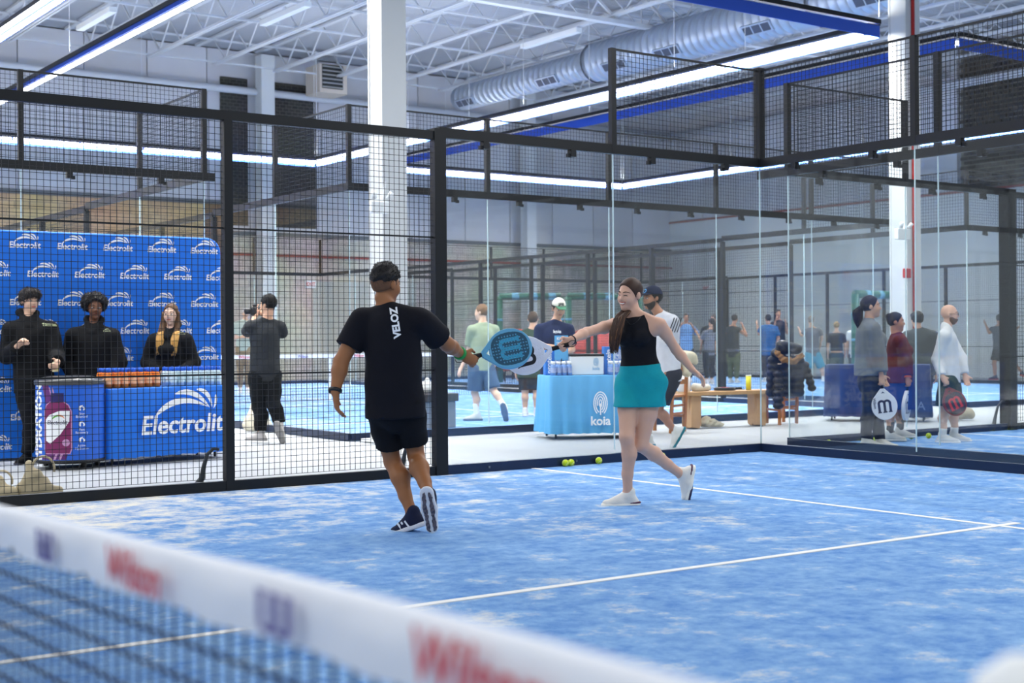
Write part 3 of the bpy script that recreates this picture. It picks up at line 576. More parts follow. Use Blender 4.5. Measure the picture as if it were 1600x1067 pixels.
def sdf_mesh(prims, vox, k=.02, cuts=(), sub=(), wr=0., wf=22.):
    lo = np.min([_bb(p)[0] for p in prims], 0)-3*vox-wr; hi = np.max([_bb(p)[1] for p in prims], 0)+3*vox+wr
    n = np.ceil((hi-lo)/vox).astype(int)+1; ax = [(lo[i]+np.arange(n[i])*vox).astype(np.float32) for i in range(3)]
    D = np.full(n, .2, np.float32); pad = 2*vox+k+wr
    def sl(p):
        a, b = _bb(p); i0 = np.maximum(((a-pad-lo)/vox).astype(int), 0); i1 = np.minimum(((b+pad-lo)/vox).astype(int)+2, n); s = tuple(slice(i0[i], i1[i]) for i in range(3))
        return s, ax[0][s[0]][:, None, None], ax[1][s[1]][None, :, None], ax[2][s[2]][None, None, :]
    for p in prims:
        kk = k
        if p[0] == 'k': kk, p = p[2], p[1]
        s, X, Y, Z = sl(p); d = _eval(p, X, Y, Z).astype(np.float32); e = D[s]; h = np.maximum(kk-np.abs(e-d), 0)/kk; D[s] = np.minimum(e, d)-h*h*kk*.25
    X, Y, Z = ax[0][:, None, None], ax[1][None, :, None], ax[2][None, None, :]
    if wr: D = D+(wr*(.5*np.sin(X*wf+Z*wf*1.3+np.sin(Y*11)*1.5)+.5*np.sin(Y*wf*.9-Z*wf*.8+np.sin(X*13)*1.4))).astype(np.float32)
    for cp, cn in cuts: D = np.maximum(D, ((X-cp[0])*cn[0]+(Y-cp[1])*cn[1]+(Z-cp[2])*cn[2]).astype(np.float32))
    for p in sub: s, x_, y_, z_ = sl(p); D[s] = np.maximum(D[s], -_eval(p, x_, y_, z_))
    # surface nets
    I = D < 0; c = np.zeros(n-1, np.int8)
    for i in (0, 1):
        for j in (0, 1):
            for l in (0, 1): c += I[i:n[0]-1+i, j:n[1]-1+j, l:n[2]-1+l]
    act = (c > 0) & (c < 8); cells = np.argwhere(act); ids = np.full(n-1, -1, np.int32); ids[act] = np.arange(len(cells))
    acc = np.zeros((len(cells), 3)); cnt = np.zeros(len(cells)); cx, cy, cz = cells.T
    cor = [(i, j, l) for i in (0, 1) for j in (0, 1) for l in (0, 1)]; dv = {q: D[cx+q[0], cy+q[1], cz+q[2]] for q in cor}
    for q in cor:
        for axn in range(3):
            if q[axn] == 0:
                q2 = list(q); q2[axn] = 1; q2 = tuple(q2); a, b = dv[q], dv[q2]; m = (a < 0) != (b < 0); t = np.where(m, a/(a-b+1e-12), 0)
                for e in range(3): acc[:, e] += np.where(m, q[e]+(t if e == axn else 0), 0)
                cnt += m
    v = lo+(cells+acc/cnt[:, None])*vox; F = []
    for axn in range(3):
        s0 = [slice(None)]*3; s1 = [slice(None)]*3; s0[axn] = slice(0, -1); s1[axn] = slice(1, None); A_, B_ = I[tuple(s0)], I[tuple(s1)]
        e = np.argwhere(A_ != B_); u_, w_ = (axn+1) % 3, (axn+2) % 3; e = e[(e[:, u_] > 0) & (e[:, w_] > 0) & (e[:, u_] < n[u_]-1) & (e[:, w_] < n[w_]-1)]
        flip = A_[tuple(e.T)]; qs = []
        for du, dw in ((-1, -1), (0, -1), (0, 0), (-1, 0)): g = e.copy(); g[:, u_] += du; g[:, w_] += dw; qs.append(ids[tuple(g.T)])
        Q = np.stack(qs, 1); Q[~flip] = Q[~flip][:, ::-1]; F.append(Q)
    F = np.concatenate(F); F = F[(F >= 0).all(1)]; return v, F
for px, py, lab, sc in ((14, 786, 'slumped cream canvas bag at the left edge by the mesh', .62), (78, 784, 'cream canvas tote with looped handle beside the first slumped bag', .72)):
    p = GR(px, py-4)-np.array([0, .28, 0]); t = root('canvas_bag', tuple(p), lab, 'bag'); e = RR
    pr = [rc(p-e*.16*sc+ZZ*.07*sc, p+e*.19*sc+ZZ*.05*sc, .085*sc, .065*sc), rc(p-e*.08*sc+ZZ*.12*sc, p-e*.02*sc+ZZ*.22*sc, .09*sc, .06*sc), rc(p+e*.08*sc+ZZ*.09*sc, p+e*.05*sc+ZZ*.17*sc, .08*sc, .05*sc)]
    if sc > .7: pr += [rc(p-e*.09*sc+ZZ*.2*sc, p-e*.10*sc+ZZ*.34*sc, .075*sc, .045*sc)]
    sdf_link('sack', pr, .009, CRM, t, p, .03, cuts=[(p+ZZ*.002, -ZZ)], wr=.008, wf=42)
    hp = p+e*.05*sc+ZZ*(.30 if sc > .7 else .2)*sc; MB().tube([tuple(hp-p+e*.12*sc*math.cos(a)+ZZ*(.13*sc*math.sin(a))) for a in np.linspace(-.3, 3.4, 12)], .009, 6).build('handle', CRM, t, True)
p = GR(402, 673); t = root('canvas_bag', tuple(p), 'upright cream bag on the court edge behind the photographer', 'bag')
sdf_link('sack', [rc(p-RR*.08+ZZ*.08, p+ZZ*.42, .11, .05), rc(p+RR*.1+ZZ*.08, p+ZZ*.35, .1, .05)], .014, fab('pale_cream_canvas', (222, 214, 190)), t, p, .05, cuts=[(p+ZZ*.002, -ZZ)], wr=.01); MB().tube([(0, 0, .4), (.03, .03, .5), (.06, .02, .4)], .01, 6).build('handle', MATS['pale_cream_canvas'], t, True)

# ------------------------------------------------------------------ light blue drinks table in the aisle
KB = mat('sky_cloth', (92, 172, 226), .7, noise=.1, nscale=3, bump=.3, bscale=7)
K0 = GR(861, 686); ku = nrm(V3((-.92, .39, 0))); kt, ku, kn = cloth_table('table draped in a sky blue cloth printed koia', K0, ku, 1.03, .62, .755, KB, waves=.03, drop=.06)
def ring(rx, ry, w_, a0, a1, dy=0, n=22):
    v = []
    for i in range(n+1): a = math.radians(a0+(a1-a0)*i/n); v += [(rx*math.cos(a), dy+ry*math.sin(a)), ((rx-w_)*math.cos(a), dy+(ry-w_)*math.sin(a))]
    return v, [(2*i, 2*i+2, 2*i+3, 2*i+1) for i in range(n)]
def koia(s=1.): return xf2d(join2d(ring(.078, .125, .011, -60, 240, .06), ring(.058, .10, .011, -75, 255, .06), ring(.038, .075, .011, -70, 200, .06), ring(.018, .045, .011, -90, 230, .06), rectv(.011, .12, 0), xf2d(text_mesh('koia', .13, 0, .003), 1, 0, -.125)), s)
flat('printed_logo', koia(1.15), K0+ku*.60+ZZ*.35+kn*.045, ku, ZZ, PRINT, kt, off=K0, lift=.012)
def kpos(s_, d_): return K0+ku*s_-kn*d_+ZZ*.757
kp = bottle_proto(mat('koia_blue', (40, 110, 200), .35, alt=(170, 200, 235), nscale=18), WHITE, mat('koia_label', (30, 84, 184), .4, alt=(220, 232, 244), nscale=22), .17, .028, 'small blue and white drink bottle on the sky blue table', 'small blue bottles on the sky blue table'); first = True
for s0 in (.02, .74):
    for i in range(4):
        for jn in range(2):
            o = kp if first else copy_tree(kp); first = False; o.location = tuple(kpos(s0+.035+i*.066, .06+jn*.07)); o['label'] = '%s small blue bottle from left, %s row, %s cluster, sky blue table' % (ORD[i], ('front', 'back')[jn], 'left' if s0 < .5 else 'right')
def carton(px, d_, s_, w_, h_, lab, words):
    p = kpos(s_, d_); t = root('display_carton', tuple(p), lab, 'carton'); q = MB(); q.bar(-ku*w_/2+ZZ*h_/2, ku*w_/2+ZZ*h_/2, .12, h_); bevel(q.build('carton_body', mat('carton_blue', (56, 146, 220), .5, alt=(34, 92, 196), nscale=6), t), .004)
    flat('printed_logo', koia(.6), p+ku*.04+ZZ*h_*.6+kn*.061, ku, ZZ, PRINT, t, off=p); flat('printed_word', rot90(text_mesh(words, .09, .1, .002)), p-ku*w_*.3+ZZ*h_*.5+kn*.061, ku, ZZ, PRINT, t, off=p); return t
carton(0, .36, .13, .24, .30, 'tall blue display carton at the left end of the sky blue table', 'protein'); carton(0, .30, .87, .26, .34, 'tall blue display carton at the right end of the sky blue table', 'protein')
p = kpos(.49, .28); t = root('cooler_box', tuple(p), 'white printed cooler box with black rim on the sky blue table', 'cooler'); q = MB(); q.bar(-ku*.21+ZZ*.115, ku*.21+ZZ*.115, .3, .23); bevel(q.build('box_body', WHITE, t), .012); q = MB(); q.bar(-ku*.215+ZZ*.24, ku*.215+ZZ*.24, .31, .03); bevel(q.build('rim', BLACK, t), .008)
flat('printed_logo', koia(.42), p+ku*.11+ZZ*.13+kn*.152, ku, ZZ, mat('print_pale_blue', (150, 190, 220), .6), t, off=p)
t = root('sign_card', tuple(kpos(.19, .215)), 'light blue card sign standing on the sky blue table', 'sign'); q = MB(); q.bar(-ku*.085+ZZ*.33, ku*.085+ZZ*.33, .008, .30); q.build('card', mat('card_blue', (92, 170, 222), .6), t); q = MB(); q.bar(ZZ*0, ZZ*.2, .012); q.build('stand', BLACK, t); MB().box((-.06, -.06, 0), (.06, .06, .01)).build('stand_foot', BLACK, t)
flat('printed_word', join2d(xf2d(text_mesh('KOIA', .05, 0, .002), 1, 0, .08), xf2d(text_mesh('PROTEIN', .032), 1, 0, .03), xf2d(text_mesh('SHAKES', .032), 1, 0, -.01)), V3(t.location)+ZZ*.36+kn*.005, ku, ZZ, PRINT, t, off=t.location)

# ------------------------------------------------------------------ benches, chairs, jacket, balls, far furniture
WOOD = mat('oak_wood', (196, 158, 112), .5, alt=(176, 134, 88), nscale=9); WOOD2 = mat('amber_wood', (176, 112, 56), .45, alt=(150, 90, 42), nscale=12)
b0 = GR(1075, 668); b1 = GR(1192, 663); bu = nrm(b1-b0); bn = V3((-bu[1], bu[0], 0)); bl = np.linalg.norm(b1-b0)
t = root('wooden_bench', tuple(b0), 'pale oak bench with splayed slab legs holding a pouch', 'bench'); q = MB(); q.bar(-bu*.14+ZZ*.455, bu*(bl+.1)+ZZ*.455, .34, .05); bevel(q.build('seat_plank', WOOD, t), .006)
for a in (.06, bl-.1):
    q = MB()
    for s in (-1, 1): q.bar(bu*(a+s*.05)+bn*s*.12, bu*a+bn*s*.06+ZZ*.43, .09, .14, up=bu)
    q.bar(bu*a+ZZ*.02, bu*a+ZZ*.43, .16, .2, up=bu); q.build('leg', WOOD, t)
def on_bench(s, dn=0): return b0+bu*s+bn*dn+ZZ*.481
p = on_bench(.22); t = root('fabric_pouch', tuple(p), 'small cream pouch lying on the oak bench', 'pouch'); sdf_link('pouch', [rc(p-bu*.1+ZZ*.05, p+bu*.1+ZZ*.045, .06, .05)], .012, fab('cream_pouch', (216, 212, 198)), t, p, .02, cuts=[(p+ZZ*.001, -ZZ)], wr=.006)
p = on_bench(-.06); t = root('paper_roll', tuple(p), 'white paper roll standing on the end of the oak bench', 'paper roll'); MB().lathe([(.02, 0), (.085, 0), (.085, .25), (.02, .25)], seg=20).build('roll', mat('white_paper', (236, 234, 236), .8), t, True); MB().lathe([(.02, .005), (.02, .252)], seg=10).build('core', WOOD, t)
p = on_bench(bl-.24); t = root('ball_can', tuple(p), 'yellow ball tube standing on the oak bench', 'ball tube'); MB().lathe([(0, 0), (.037, 0), (.037, .19), (0, .19)], seg=14).build('tube', mat('can_yellow', (214, 208, 40), .35), t, True); MB().lathe([(0, .19), (.039, .19), (.039, .203), (0, .203)], seg=14).build('lid', mat('lid_clear', (220, 224, 210), .3), t, True)
def chair(P, u, n, label, hb=1.02):
    t = root('wooden_chair', tuple(P), label, 'chair'); W = .42; Dp = .40
    for a in (0, W):
        MB().bar(u*a, u*a+ZZ*hb-n*.05, .035, .035).build('leg', WOOD2, t); MB().bar(u*a+n*Dp, u*a+n*Dp+ZZ*.45, .035).build('leg', WOOD2, t)
        MB().bar(u*a+ZZ*.2, u*a+n*Dp+ZZ*.2, .02, .03).build('stretcher', WOOD2, t)
    q = MB(); q.bar(u*-.02+n*Dp/2+ZZ*.46, u*(W+.02)+n*Dp/2+ZZ*.46, Dp+.04, .03); bevel(q.build('seat', WOOD2, t), .006)
    for z in (.64, .80, hb-.06): MB().bar(u*0+ZZ*z-n*.045*z, u*W+ZZ*z-n*.045*z, .018, .06).build('back_slat', WOOD2, t)
    for z in (.24, .34): MB().bar(u*0+ZZ*z, u*W+ZZ*z, .02, .03).build('stretcher', WOOD2, t)
    return t
c0 = GR(1048, 677); chair(c0, nrm(GR(1081, 672)-c0), CC*-.4+RR*-.9, 'amber wooden chair with a cream coat, behind the woman')
c2 = GR(1218, 664); cu2 = nrm(GR(1252, 661)-c2); cn2 = nrm(-RR*.25-CC*.95); chair(c2, cu2, cn2, 'amber wooden chair under the black puffer jacket', .95)
def J(p, off): return V3(p)
# cream coat over the first chair
ct = fab('cream_coat', (214, 206, 180)); a = c0+nrm(GR(1081, 672)-c0)*.2; t = root('cream_coat', tuple(a), 'cream coat hung over the amber chair behind the woman', 'coat')
sdf_link('coat', [rc(UP(1052, 552, 17.55), UP(1080, 556, 17.6), .05, .06), rc(UP(1055, 560, 17.52), UP(1056, 588, 17.5), .06, .05), rc(UP(1070, 560, 17.55), UP(1074, 582, 17.5), .07, .06), rc(UP(1083, 560, 17.6), UP(1087, 566, 17.6), .05, .03)], .016, ct, t, a, .05, wr=.008)
# puffer jacket over the second chair: quilted rolls and fur collar
PUF = mat('black_puffer', (16, 18, 25), .42, noise=.2, spec=.35); FUR = mat('brown_fur', (146, 108, 62), .95, alt=(104, 74, 42), nscale=60, bump=1., bscale=120); jd = 18.75
a = c2+cu2*.2; t = root('puffer_jacket', tuple(a), 'black quilted puffer jacket with brown fur hood on a chair', 'jacket')
pr = []
for i in range(6): y = 563+i*10; pr.append(rc(UP(1206-i*.6, y, jd), UP(1250, y, jd), .062, .062, CC, .8))
for i in range(6): y = 578+i*10; pr.append(el(UP(1216, y+6, jd-.12), [RR, CC, ZZ], (.075, .07, .05)))
for i in range(5): y = 570+i*9; pr.append(el(UP(1258+i*2.6, y, jd+.02), [RR, CC, ZZ], (.06, .07, .05)))
sdf_link('jacket_shell', pr, .013, PUF, t, a, .018)
sdf_link('hood', [rc(UP(1222, 541, jd-.02), UP(1245, 545, jd), .085, .075), rc(UP(1212, 552, jd), UP(1225, 545, jd), .07, .07)], .014, PUF, t, a, .04, wr=.006, sub=[el(UP(1240, 545, jd-.14), [RR, CC, ZZ], (.07, .09, .05))])
sdf_link('fur_trim', [rc(UP(1214, 551, jd-.1), UP(1224, 562, jd-.13), .035), rc(UP(1224, 562, jd-.13), UP(1242, 565, jd-.13), .04), rc(UP(1242, 565, jd-.13), UP(1253, 556, jd-.1), .035)], .011, FUR, t, a, .03, wr=.012, wf=90)
MB().lathe([(0, 0), (.025, 0), (.025, .008), (0, .008)], seg=12).build('badge', mat('badge_cream', (220, 200, 180), .5), t, True).location = tuple(UP(1218, 569, jd-.23)-a)
# crumpled paper, balls
p = GR(1107, 667); t = root('crumpled_bag', tuple(p), 'crumpled pale paper bag on the floor beside the bench leg', 'paper bag'); sdf_link('paper', [el(p+ZZ*.05, [RR, CC, ZZ], (.13, .1, .06)), el(p+RR*.12+ZZ*.03, [RR, CC, ZZ], (.08, .08, .04)), el(p-RR*.03+ZZ*.1, [RR, CC, ZZ], (.06, .06, .05))], .012, fab('crumpled_paper', (222, 214, 188)), t, p, .02, cuts=[(p+ZZ*.001, -ZZ)], wr=.016, wf=60); sdf_link('fold', [el(p+RR*.05+ZZ*.08-CC*-.05, [RR, CC, ZZ], (.06, .05, .03))], .012, MATS['crumpled_paper'], t, p, .02, wr=.008, wf=60)
BALL = mat('ball_felt', (204, 226, 50), .95, noise=.15, nscale=60, bump=.6, bscale=300)
bs = MB(); N_ = 16
bm = bmesh.new(); bmesh.ops.create_icosphere(bm, subdivisions=3, radius=.033); bmesh_me = bpy.data.meshes.new('felt'); bm.to_mesh(bmesh_me); bm.free(); bmesh_me.materials.append(BALL); bmesh_me.polygons.foreach_set('use_smooth', [True]*len(bmesh_me.polygons))
seam = MB(); seam.tube([tuple(.0325*nrm((math.cos(t_)+.45*math.cos(3*t_), math.sin(t_)-.45*math.sin(3*t_), 1.05*math.sin(2*t_)))) for t_ in np.linspace(0, 2*math.pi, 48)], .0013, 5, False); seam = seam.mesh('seam'); seam.materials.append(mat('seam_white', (236, 238, 220), .8))
for px, py, lab in ((859, 726, 'leftmost tennis ball of the pair against the glass base'), (873, 726, 'second tennis ball of the pair against the glass base'), (913, 722.5, 'lone tennis ball right of the pair by the glass base'), (1009, 715, 'tennis ball half hidden behind the woman\'s calf'), (1295, 696, 'tennis ball in the gap behind the right glass'), (755, 608, 'tennis ball lying behind the walking man in sage shirt'), (1369, 690, 'tennis ball beside the shoes of the grey-sweatshirt woman'), (1424, 686, 'tennis ball against the far glass behind the maroon top'), (1451, 685, 'rightmost tennis ball against the glass behind the white sweater')):
    p = GR(px, py); 
    if py > 700: p[1] = max(p[1], .075)
    t = root('tennis_ball', (p[0], p[1], .033), lab, 'tennis ball'); o = bpy.data.objects.new('felt', bmesh_me); COL.objects.link(o); o.parent = t; o = bpy.data.objects.new('seam', seam); COL.objects.link(o); o.parent = t; t.rotation_euler = (random.random()*6, random.random()*6, 0)
# navy draped table behind the right glass
NAVY = mat('navy_cloth', (24, 44, 92), .7, noise=.15, bump=.3, bscale=7); q0 = GR(1290, 657); q1 = GR(1452, 659); nt_, nu, nn = cloth_table('navy draped table behind the standing players in the right court', q0, q1-q0, np.linalg.norm(q1-q0), .6, .80, NAVY, drop=.06)
GREYP = mat('print_silver', (96, 112, 146), .6); ln = np.linalg.norm(q1-q0)
flat('printed_word', text_mesh('COSTERA', .17, 0, .001), q0+nu*(ln-.42)+ZZ*.22+nn*.05, nu, ZZ, GREYP, nt_, off=q0, lift=.012)
flat('printed_emblem', join2d(leaf((-.2, -.02), (-.1, .12), (0, 0), .05), leaf((.2, .02), (.1, .13), (0, 0), .05), leaf((-.06, .18), (-.1, .06), (0, -.02), .04), leaf((.05, .2), (.1, .08), (0, -.02), .04), leaf((0, .2), (.02, .1), (0, -.05), .03)), q0+nu*(ln-.42)+ZZ*.50+nn*.05, nu, ZZ, GREYP, nt_, off=q0, lift=.012)
p = GR(1500, 655); t = root('canvas_bag', tuple(p), 'pale slumped bag on the floor right of the navy table', 'bag'); sdf_link('sack', [rc(p-RR*.12+ZZ*.1, p+RR*.14+ZZ*.08, .11, .08), rc(p+ZZ*.1, p+ZZ*.22, .1, .06)], .015, CRM, t, p, .05, cuts=[(p+ZZ*.001, -ZZ)], wr=.01); MB().tube([(0, 0, .22), (.05, .05, .33), (.1, .08, .2)], .012, 6).build('handle', CRM, t, True)
# green padded goal frames, red tub chairs, storage bench far behind
GRN = mat('green_padding', (20, 92, 70), .5, noise=.1, nscale=3); TIE = mat('pale_tie', (90, 150, 176), .5)
def goal(pa, pb, h, label):
    a, b = GR(*pa), GR(*pb); t = root('goal_frame', tuple(a), label, 'goal frame'); r = .095
    for nm, P in (('post', a), ('post', b)): MB().tube([tuple(P-a), tuple(P-a+ZZ*h)], r, 12).build(nm, GRN, t, True)
    MB().tube([tuple(ZZ*h), tuple(b-a+ZZ*h)], r, 12).build('crossbar', GRN, t, True)
    for P in (a, b):
        for z in (.5, 1.1, 1.7): MB().tube([tuple(P-a+ZZ*z), tuple(P-a+ZZ*(z+.06))], r*1.06, 12).build('tie_band', TIE, t, True)
    for k in (.2, .5, .8): p_ = (b-a)*k+ZZ*h; d_ = nrm(b-a); MB().tube([tuple(p_), tuple(p_+d_*.2)], r*1.06, 12).build('tie_band', TIE, t, True)
goal((781, 597), (877, 596), 2.38, 'green padded frame behind the koia table attendant'); goal((889, 597), (1000, 595), 2.36, 'second green padded frame, right of the attendant'); goal((1337, 606), (1405, 602), 2.2, 'distant green padded frame beside the red-piped column')
REDC = mat('red_plastic', (196, 74, 66), .5)
for px, py, lab in ((806, 592, 'red rounded tub chair behind the green padded frame'), (930, 600, 'red upright chair right of the attendant'), (770, 596, 'red chair seen left of the green padded post')):
    p = GR(px, py); t = root('tub_chair', tuple(p), lab, 'chair'); q = MB(); n = 14
    for i in range(n+1):
        a = math.pi*(1.15*i/n-.075); z = 1.15+.35*math.sin(math.pi*i/n); b_ = RR*.5*math.cos(a)-CC*.42*math.sin(a)
        q.v += [tuple(b_+ZZ*.35), tuple(b_*1.12+ZZ*z), tuple(b_*1.22+ZZ*z), tuple(b_*1.1+ZZ*.35)]
    for i in range(n):
        for k in range(4): a = i*4+k; b2 = i*4+(k+1) % 4; q.f.append((a, b2, b2+4, a+4))
    q.build('back_shell', REDC, t, True); MB().lathe([(0, .3), (.48, .3), (.5, .4), (.46, .48), (0, .5)], seg=20).build('seat', REDC, t, True)
    for k in range(4): a = k*math.pi/2+.7; MB().tube([(.3*math.cos(a), .3*math.sin(a), .3), (.36*math.cos(a), .36*math.sin(a), 0)], .025, 6).build('leg', BLACK, t)
p = GR(668, 668); t = root('storage_bench', tuple(p), 'grey storage box with dark lid beside the thick black post', 'storage box'); q = MB(); q.box((-.3, -.25, 0), (.3, .25, .36)); bevel(q.build('box', mat('mid_grey_box', (120, 122, 126), .6), t), .01); q = MB(); q.box((-.33, -.28, .36), (.33, .28, .47)); bevel(q.build('lid', mat('lid_brown', (56, 50, 48), .5), t), .01)
p2 = p+ZZ*.47; t = root('folded_towel', tuple(p2), 'white bundled towel on the grey storage box', 'towel'); sdf_link('towel', [rc(p2-RR*.1+ZZ*.06, p2+RR*.12+ZZ*.06, .08, .06), rc(p2+ZZ*.1, p2+ZZ*.17, .06, .04)], .014, fab('white_towel', (214, 214, 212)), t, p2, .04, cuts=[(p2+ZZ*.001, -ZZ)], wr=.01); sdf_link('fold', [rc(p2-RR*.06+ZZ*.13, p2+RR*.06+ZZ*.12, .035)], .014, MATS['white_towel'], t, p2, .02, wr=.006)
# ------------------------------------------------------------------ rackets
def outline(n=40):
    pts = [(.017, .125)]
    for i in range(n+1): a = math.radians(-50+280*i/n); pts.append((.13*math.cos(a), .31+.145*math.sin(a)))
    return pts+[(-.017, .125)]
def curve_mesh(loops, ext, bev):
    c = bpy.data.curves.new('c', 'CURVE'); c.dimensions = '2D'; c.fill_mode = 'BOTH'; c.extrude = ext-bev; c.bevel_depth = bev; c.bevel_resolution = 1
    for lp in loops:
        s = c.splines.new('POLY'); s.points.add(len(lp)-1); s.use_cyclic_u = True
        for p, q in zip(s.points, lp): p.co = (*q, 0, 1)
    o = bpy.data.objects.new('c', c); COL.objects.link(o); me = bpy.data.meshes.new_from_object(o.evaluated_get(bpy.context.evaluated_depsgraph_get())); bpy.data.objects.remove(o); return me
def dots():
    d = []
    for i in range(-5, 6):
        for jn in range(-6, 7):
            x, y = i*.021, .312+jn*.019
            if (x/.105)**2+((y-.312)/.118)**2 < 1: d.append((x, y))
    return d
DOTS = dots()
def racket(butt, tip, nrmv, cf, cface, clogo, label, word=None, solid=True):
    DT = [d for d in DOTS if not (solid and abs(d[0]) < .082 and -.076 < d[1]-.312 < .076)]
    butt = V3(butt); ay = nrm(V3(tip)-butt); az = nrm(V3(nrmv)-ay*(V3(nrmv)@ay)); axx = np.cross(ay, az)
    t = root('padel_racket', tuple(butt), label, 'racket'); t.matrix_world = Matrix(((axx[0], ay[0], az[0], butt[0]), (axx[1], ay[1], az[1], butt[1]), (axx[2], ay[2], az[2], butt[2]), (0, 0, 0, 1)))
    hole = lambda x, y: [(x+.0045*math.cos(a), y+.0045*math.sin(a)) for a in np.linspace(0, 2*math.pi, 8, False)]
    th = [(0, .145), (.040, .188), (.02, .180), (0, .177), (-.02, .180), (-.040, .188)]
    link('frame', curve_mesh([outline(), th]+[hole(x, y) for x, y in DT], .019, .004), mat('racket_%d%d%d' % cf, cf, .35), t)
    cut = lambda X, Y: np.min([np.hypot(X-x, Y-y) for x, y in DT], 0) > .005
    fc = maskmesh(lambda u, v: (lambda X, Y: ((np.abs(X)/.108)**2.6+(np.abs(Y-.312)/.125)**2.6 < 1) & cut(X, Y))((u-.5)*.26, (v-.5)*.29+.312), .26, .29, 110)
    lg = maskmesh(lambda u, v: wlogo(u, v) & cut((u-.5)*.15, (v-.5)*.14+.312), .15, .14, 80)
    for sgn, nm in ((1, 'front'), (-1, 'back')):
        X = V3((sgn, 0, 0)); off = .0195
        def pl(name, vf, lift, m, o=(0, .312)):
            me = bpy.data.meshes.new(name); me.from_pydata([((x*sgn+o[0], y+o[1], sgn*lift)) for x, y in vf[0]], [], vf[1]); me.update(); return link(name, me, m, t)
        fo = pl('face', fc, .0197, mat('racketface_%d%d%d' % cface, cface, .4)); pl('emblem', lg, .0203, mat('racketlogo_%d%d%d' % clogo, clogo, .4))
        if word: pl('lettering', rot90(text_mesh(word, .04, .1, .001)), .0202, mat('racketlogo_%d%d%d' % clogo, clogo, .4), (.1*sgn, .27))
    MB().tube([(0, 0, 0), (0, .005, 0), (0, .125, 0)], [.019, .0165, .0155], 8).build('grip', mat('grip_black', (24, 24, 26), .8), t, True)
    MB().tube([(.022*math.sin(a), .004-.03*(1-math.cos(a)), .012*math.sin(a)) for a in np.linspace(0, 6.283, 13)], .0025, 5, False).build('wrist_cord', MATS['grip_black'], t, True)
    return t
# ------------------------------------------------------------------ people
def skinm(c): return mat('skin_%d' % c[0], c, .5, noise=.12, nscale=9, spec=.35)
def lerp(a, b, t): return a+(b-a)*t
def strands(name, guides, rad, n, m, parent, off, r=.0045, seed=1):      # a lock of hair built from many fine strands along guide points
    rg = np.random.RandomState(seed); q = MB(); G = [V3(g) for g in guides]; ts = np.linspace(0, len(G)-1, 9)
    for _ in range(n):
        a = rg.uniform(0, 6.283); k = math.sqrt(rg.uniform(0, 1)); ph = rg.uniform(0, 6); end = rg.uniform(.82, 1.); pts = []
        for t_ in ts*end:
            i = min(int(t_), len(G)-2); f_ = t_-i; p = lerp(G[i], G[i+1], f_); rr = rad[i]+(rad[i+1]-rad[i])*f_
            pts.append(p+(RR*math.cos(a)+CC*math.sin(a)*.6+ZZ*.25*math.sin(a*2))*rr*k+RR*.005*math.sin(t_*3+ph)-V3(off))
        q.tube([tuple(p) for p in pts], [r]*8+[r*.4], 5)
    return q.build(name, m, parent, True)
def fuzz(h, n, ln, r, bias, curl, m, P, seed=3):                       # short loose strands over a head of hair
    rg = np.random.RandomState(seed); me = h.data; q = MB(); nv = len(me.vertices)
    for i in rg.randint(0, nv, n):
        v = me.vertices[i]; p = V3(v.co); nn = V3(v.normal)
        if np.linalg.norm(nn) < .5: continue
        d = nrm(nn*.55+V3(bias)+rg.normal(0, curl, 3)); q.tube([tuple(p-d*ln*.3), tuple(p+d*ln*.4), tuple(p+nrm(d+V3(bias)*.5)*ln)], [r, r*.9, r*.3], 4, False)
    return q.build('loose_strands', m, P, True)
def ball_mesh(name, c, axs, rad, m, parent, off, nu=12, nv=8):
    q = MB(); c = V3(c)-V3(off)
    for i in range(nv+1):
        ph = math.pi*i/nv
        for k in range(nu): th = 2*math.pi*k/nu; q.v.append(tuple(c+axs[0]*rad[0]*math.sin(ph)*math.cos(th)+axs[1]*rad[1]*math.sin(ph)*math.sin(th)+axs[2]*rad[2]*math.cos(ph)))
    for i in range(nv):
        for k in range(nu): a = i*nu+k; b = i*nu+(k+1) % nu; q.f.append((a, b, b+nu, a+nu))
    return q.build(name, m, parent, True)
def hand(W, d, pn, right, curl=.5, s=1., thumb=.5):
    d = nrm(d); pn = nrm(pn-d*(pn@d)); th = np.cross(d, pn)*(1 if right else -1); P = []
    P.append(('k', rc(W, W+d*.05*s, .027*s, .036*s, pn, .55), .02)); P.append(('k', rc(W+d*.05*s, W+d*.085*s, .037*s, .036*s, pn, .45), .015))
    for i, (o, L) in enumerate(((.029, .072), (.010, .08), (-.010, .075), (-.028, .06))):
        b = W+d*.088*s+th*o*s; a = 0
        for f_, r0, r1, c in ((.45, .0095, .009, .55), (.32, .009, .0085, .8), (.26, .0085, .007, .6)):
            a += curl*c; e = b+(d*math.cos(a)+pn*math.sin(a))*L*f_*s*1.1+th*(o*.06); P.append(('k', rc(b, e, r0*s, r1*s), .006)); b = e
    b = W+d*.025*s+th*.026*s; m = b+(th*.75+d*.6+pn*.25)*.042*s; e = m+(th*(.5-thumb*.5)+d*.8+pn*thumb)*.036*s
    P += [('k', rc(b, m, .014*s, .011*s), .012), ('k', rc(m, e, .011*s, .0085*s), .006)]; return P
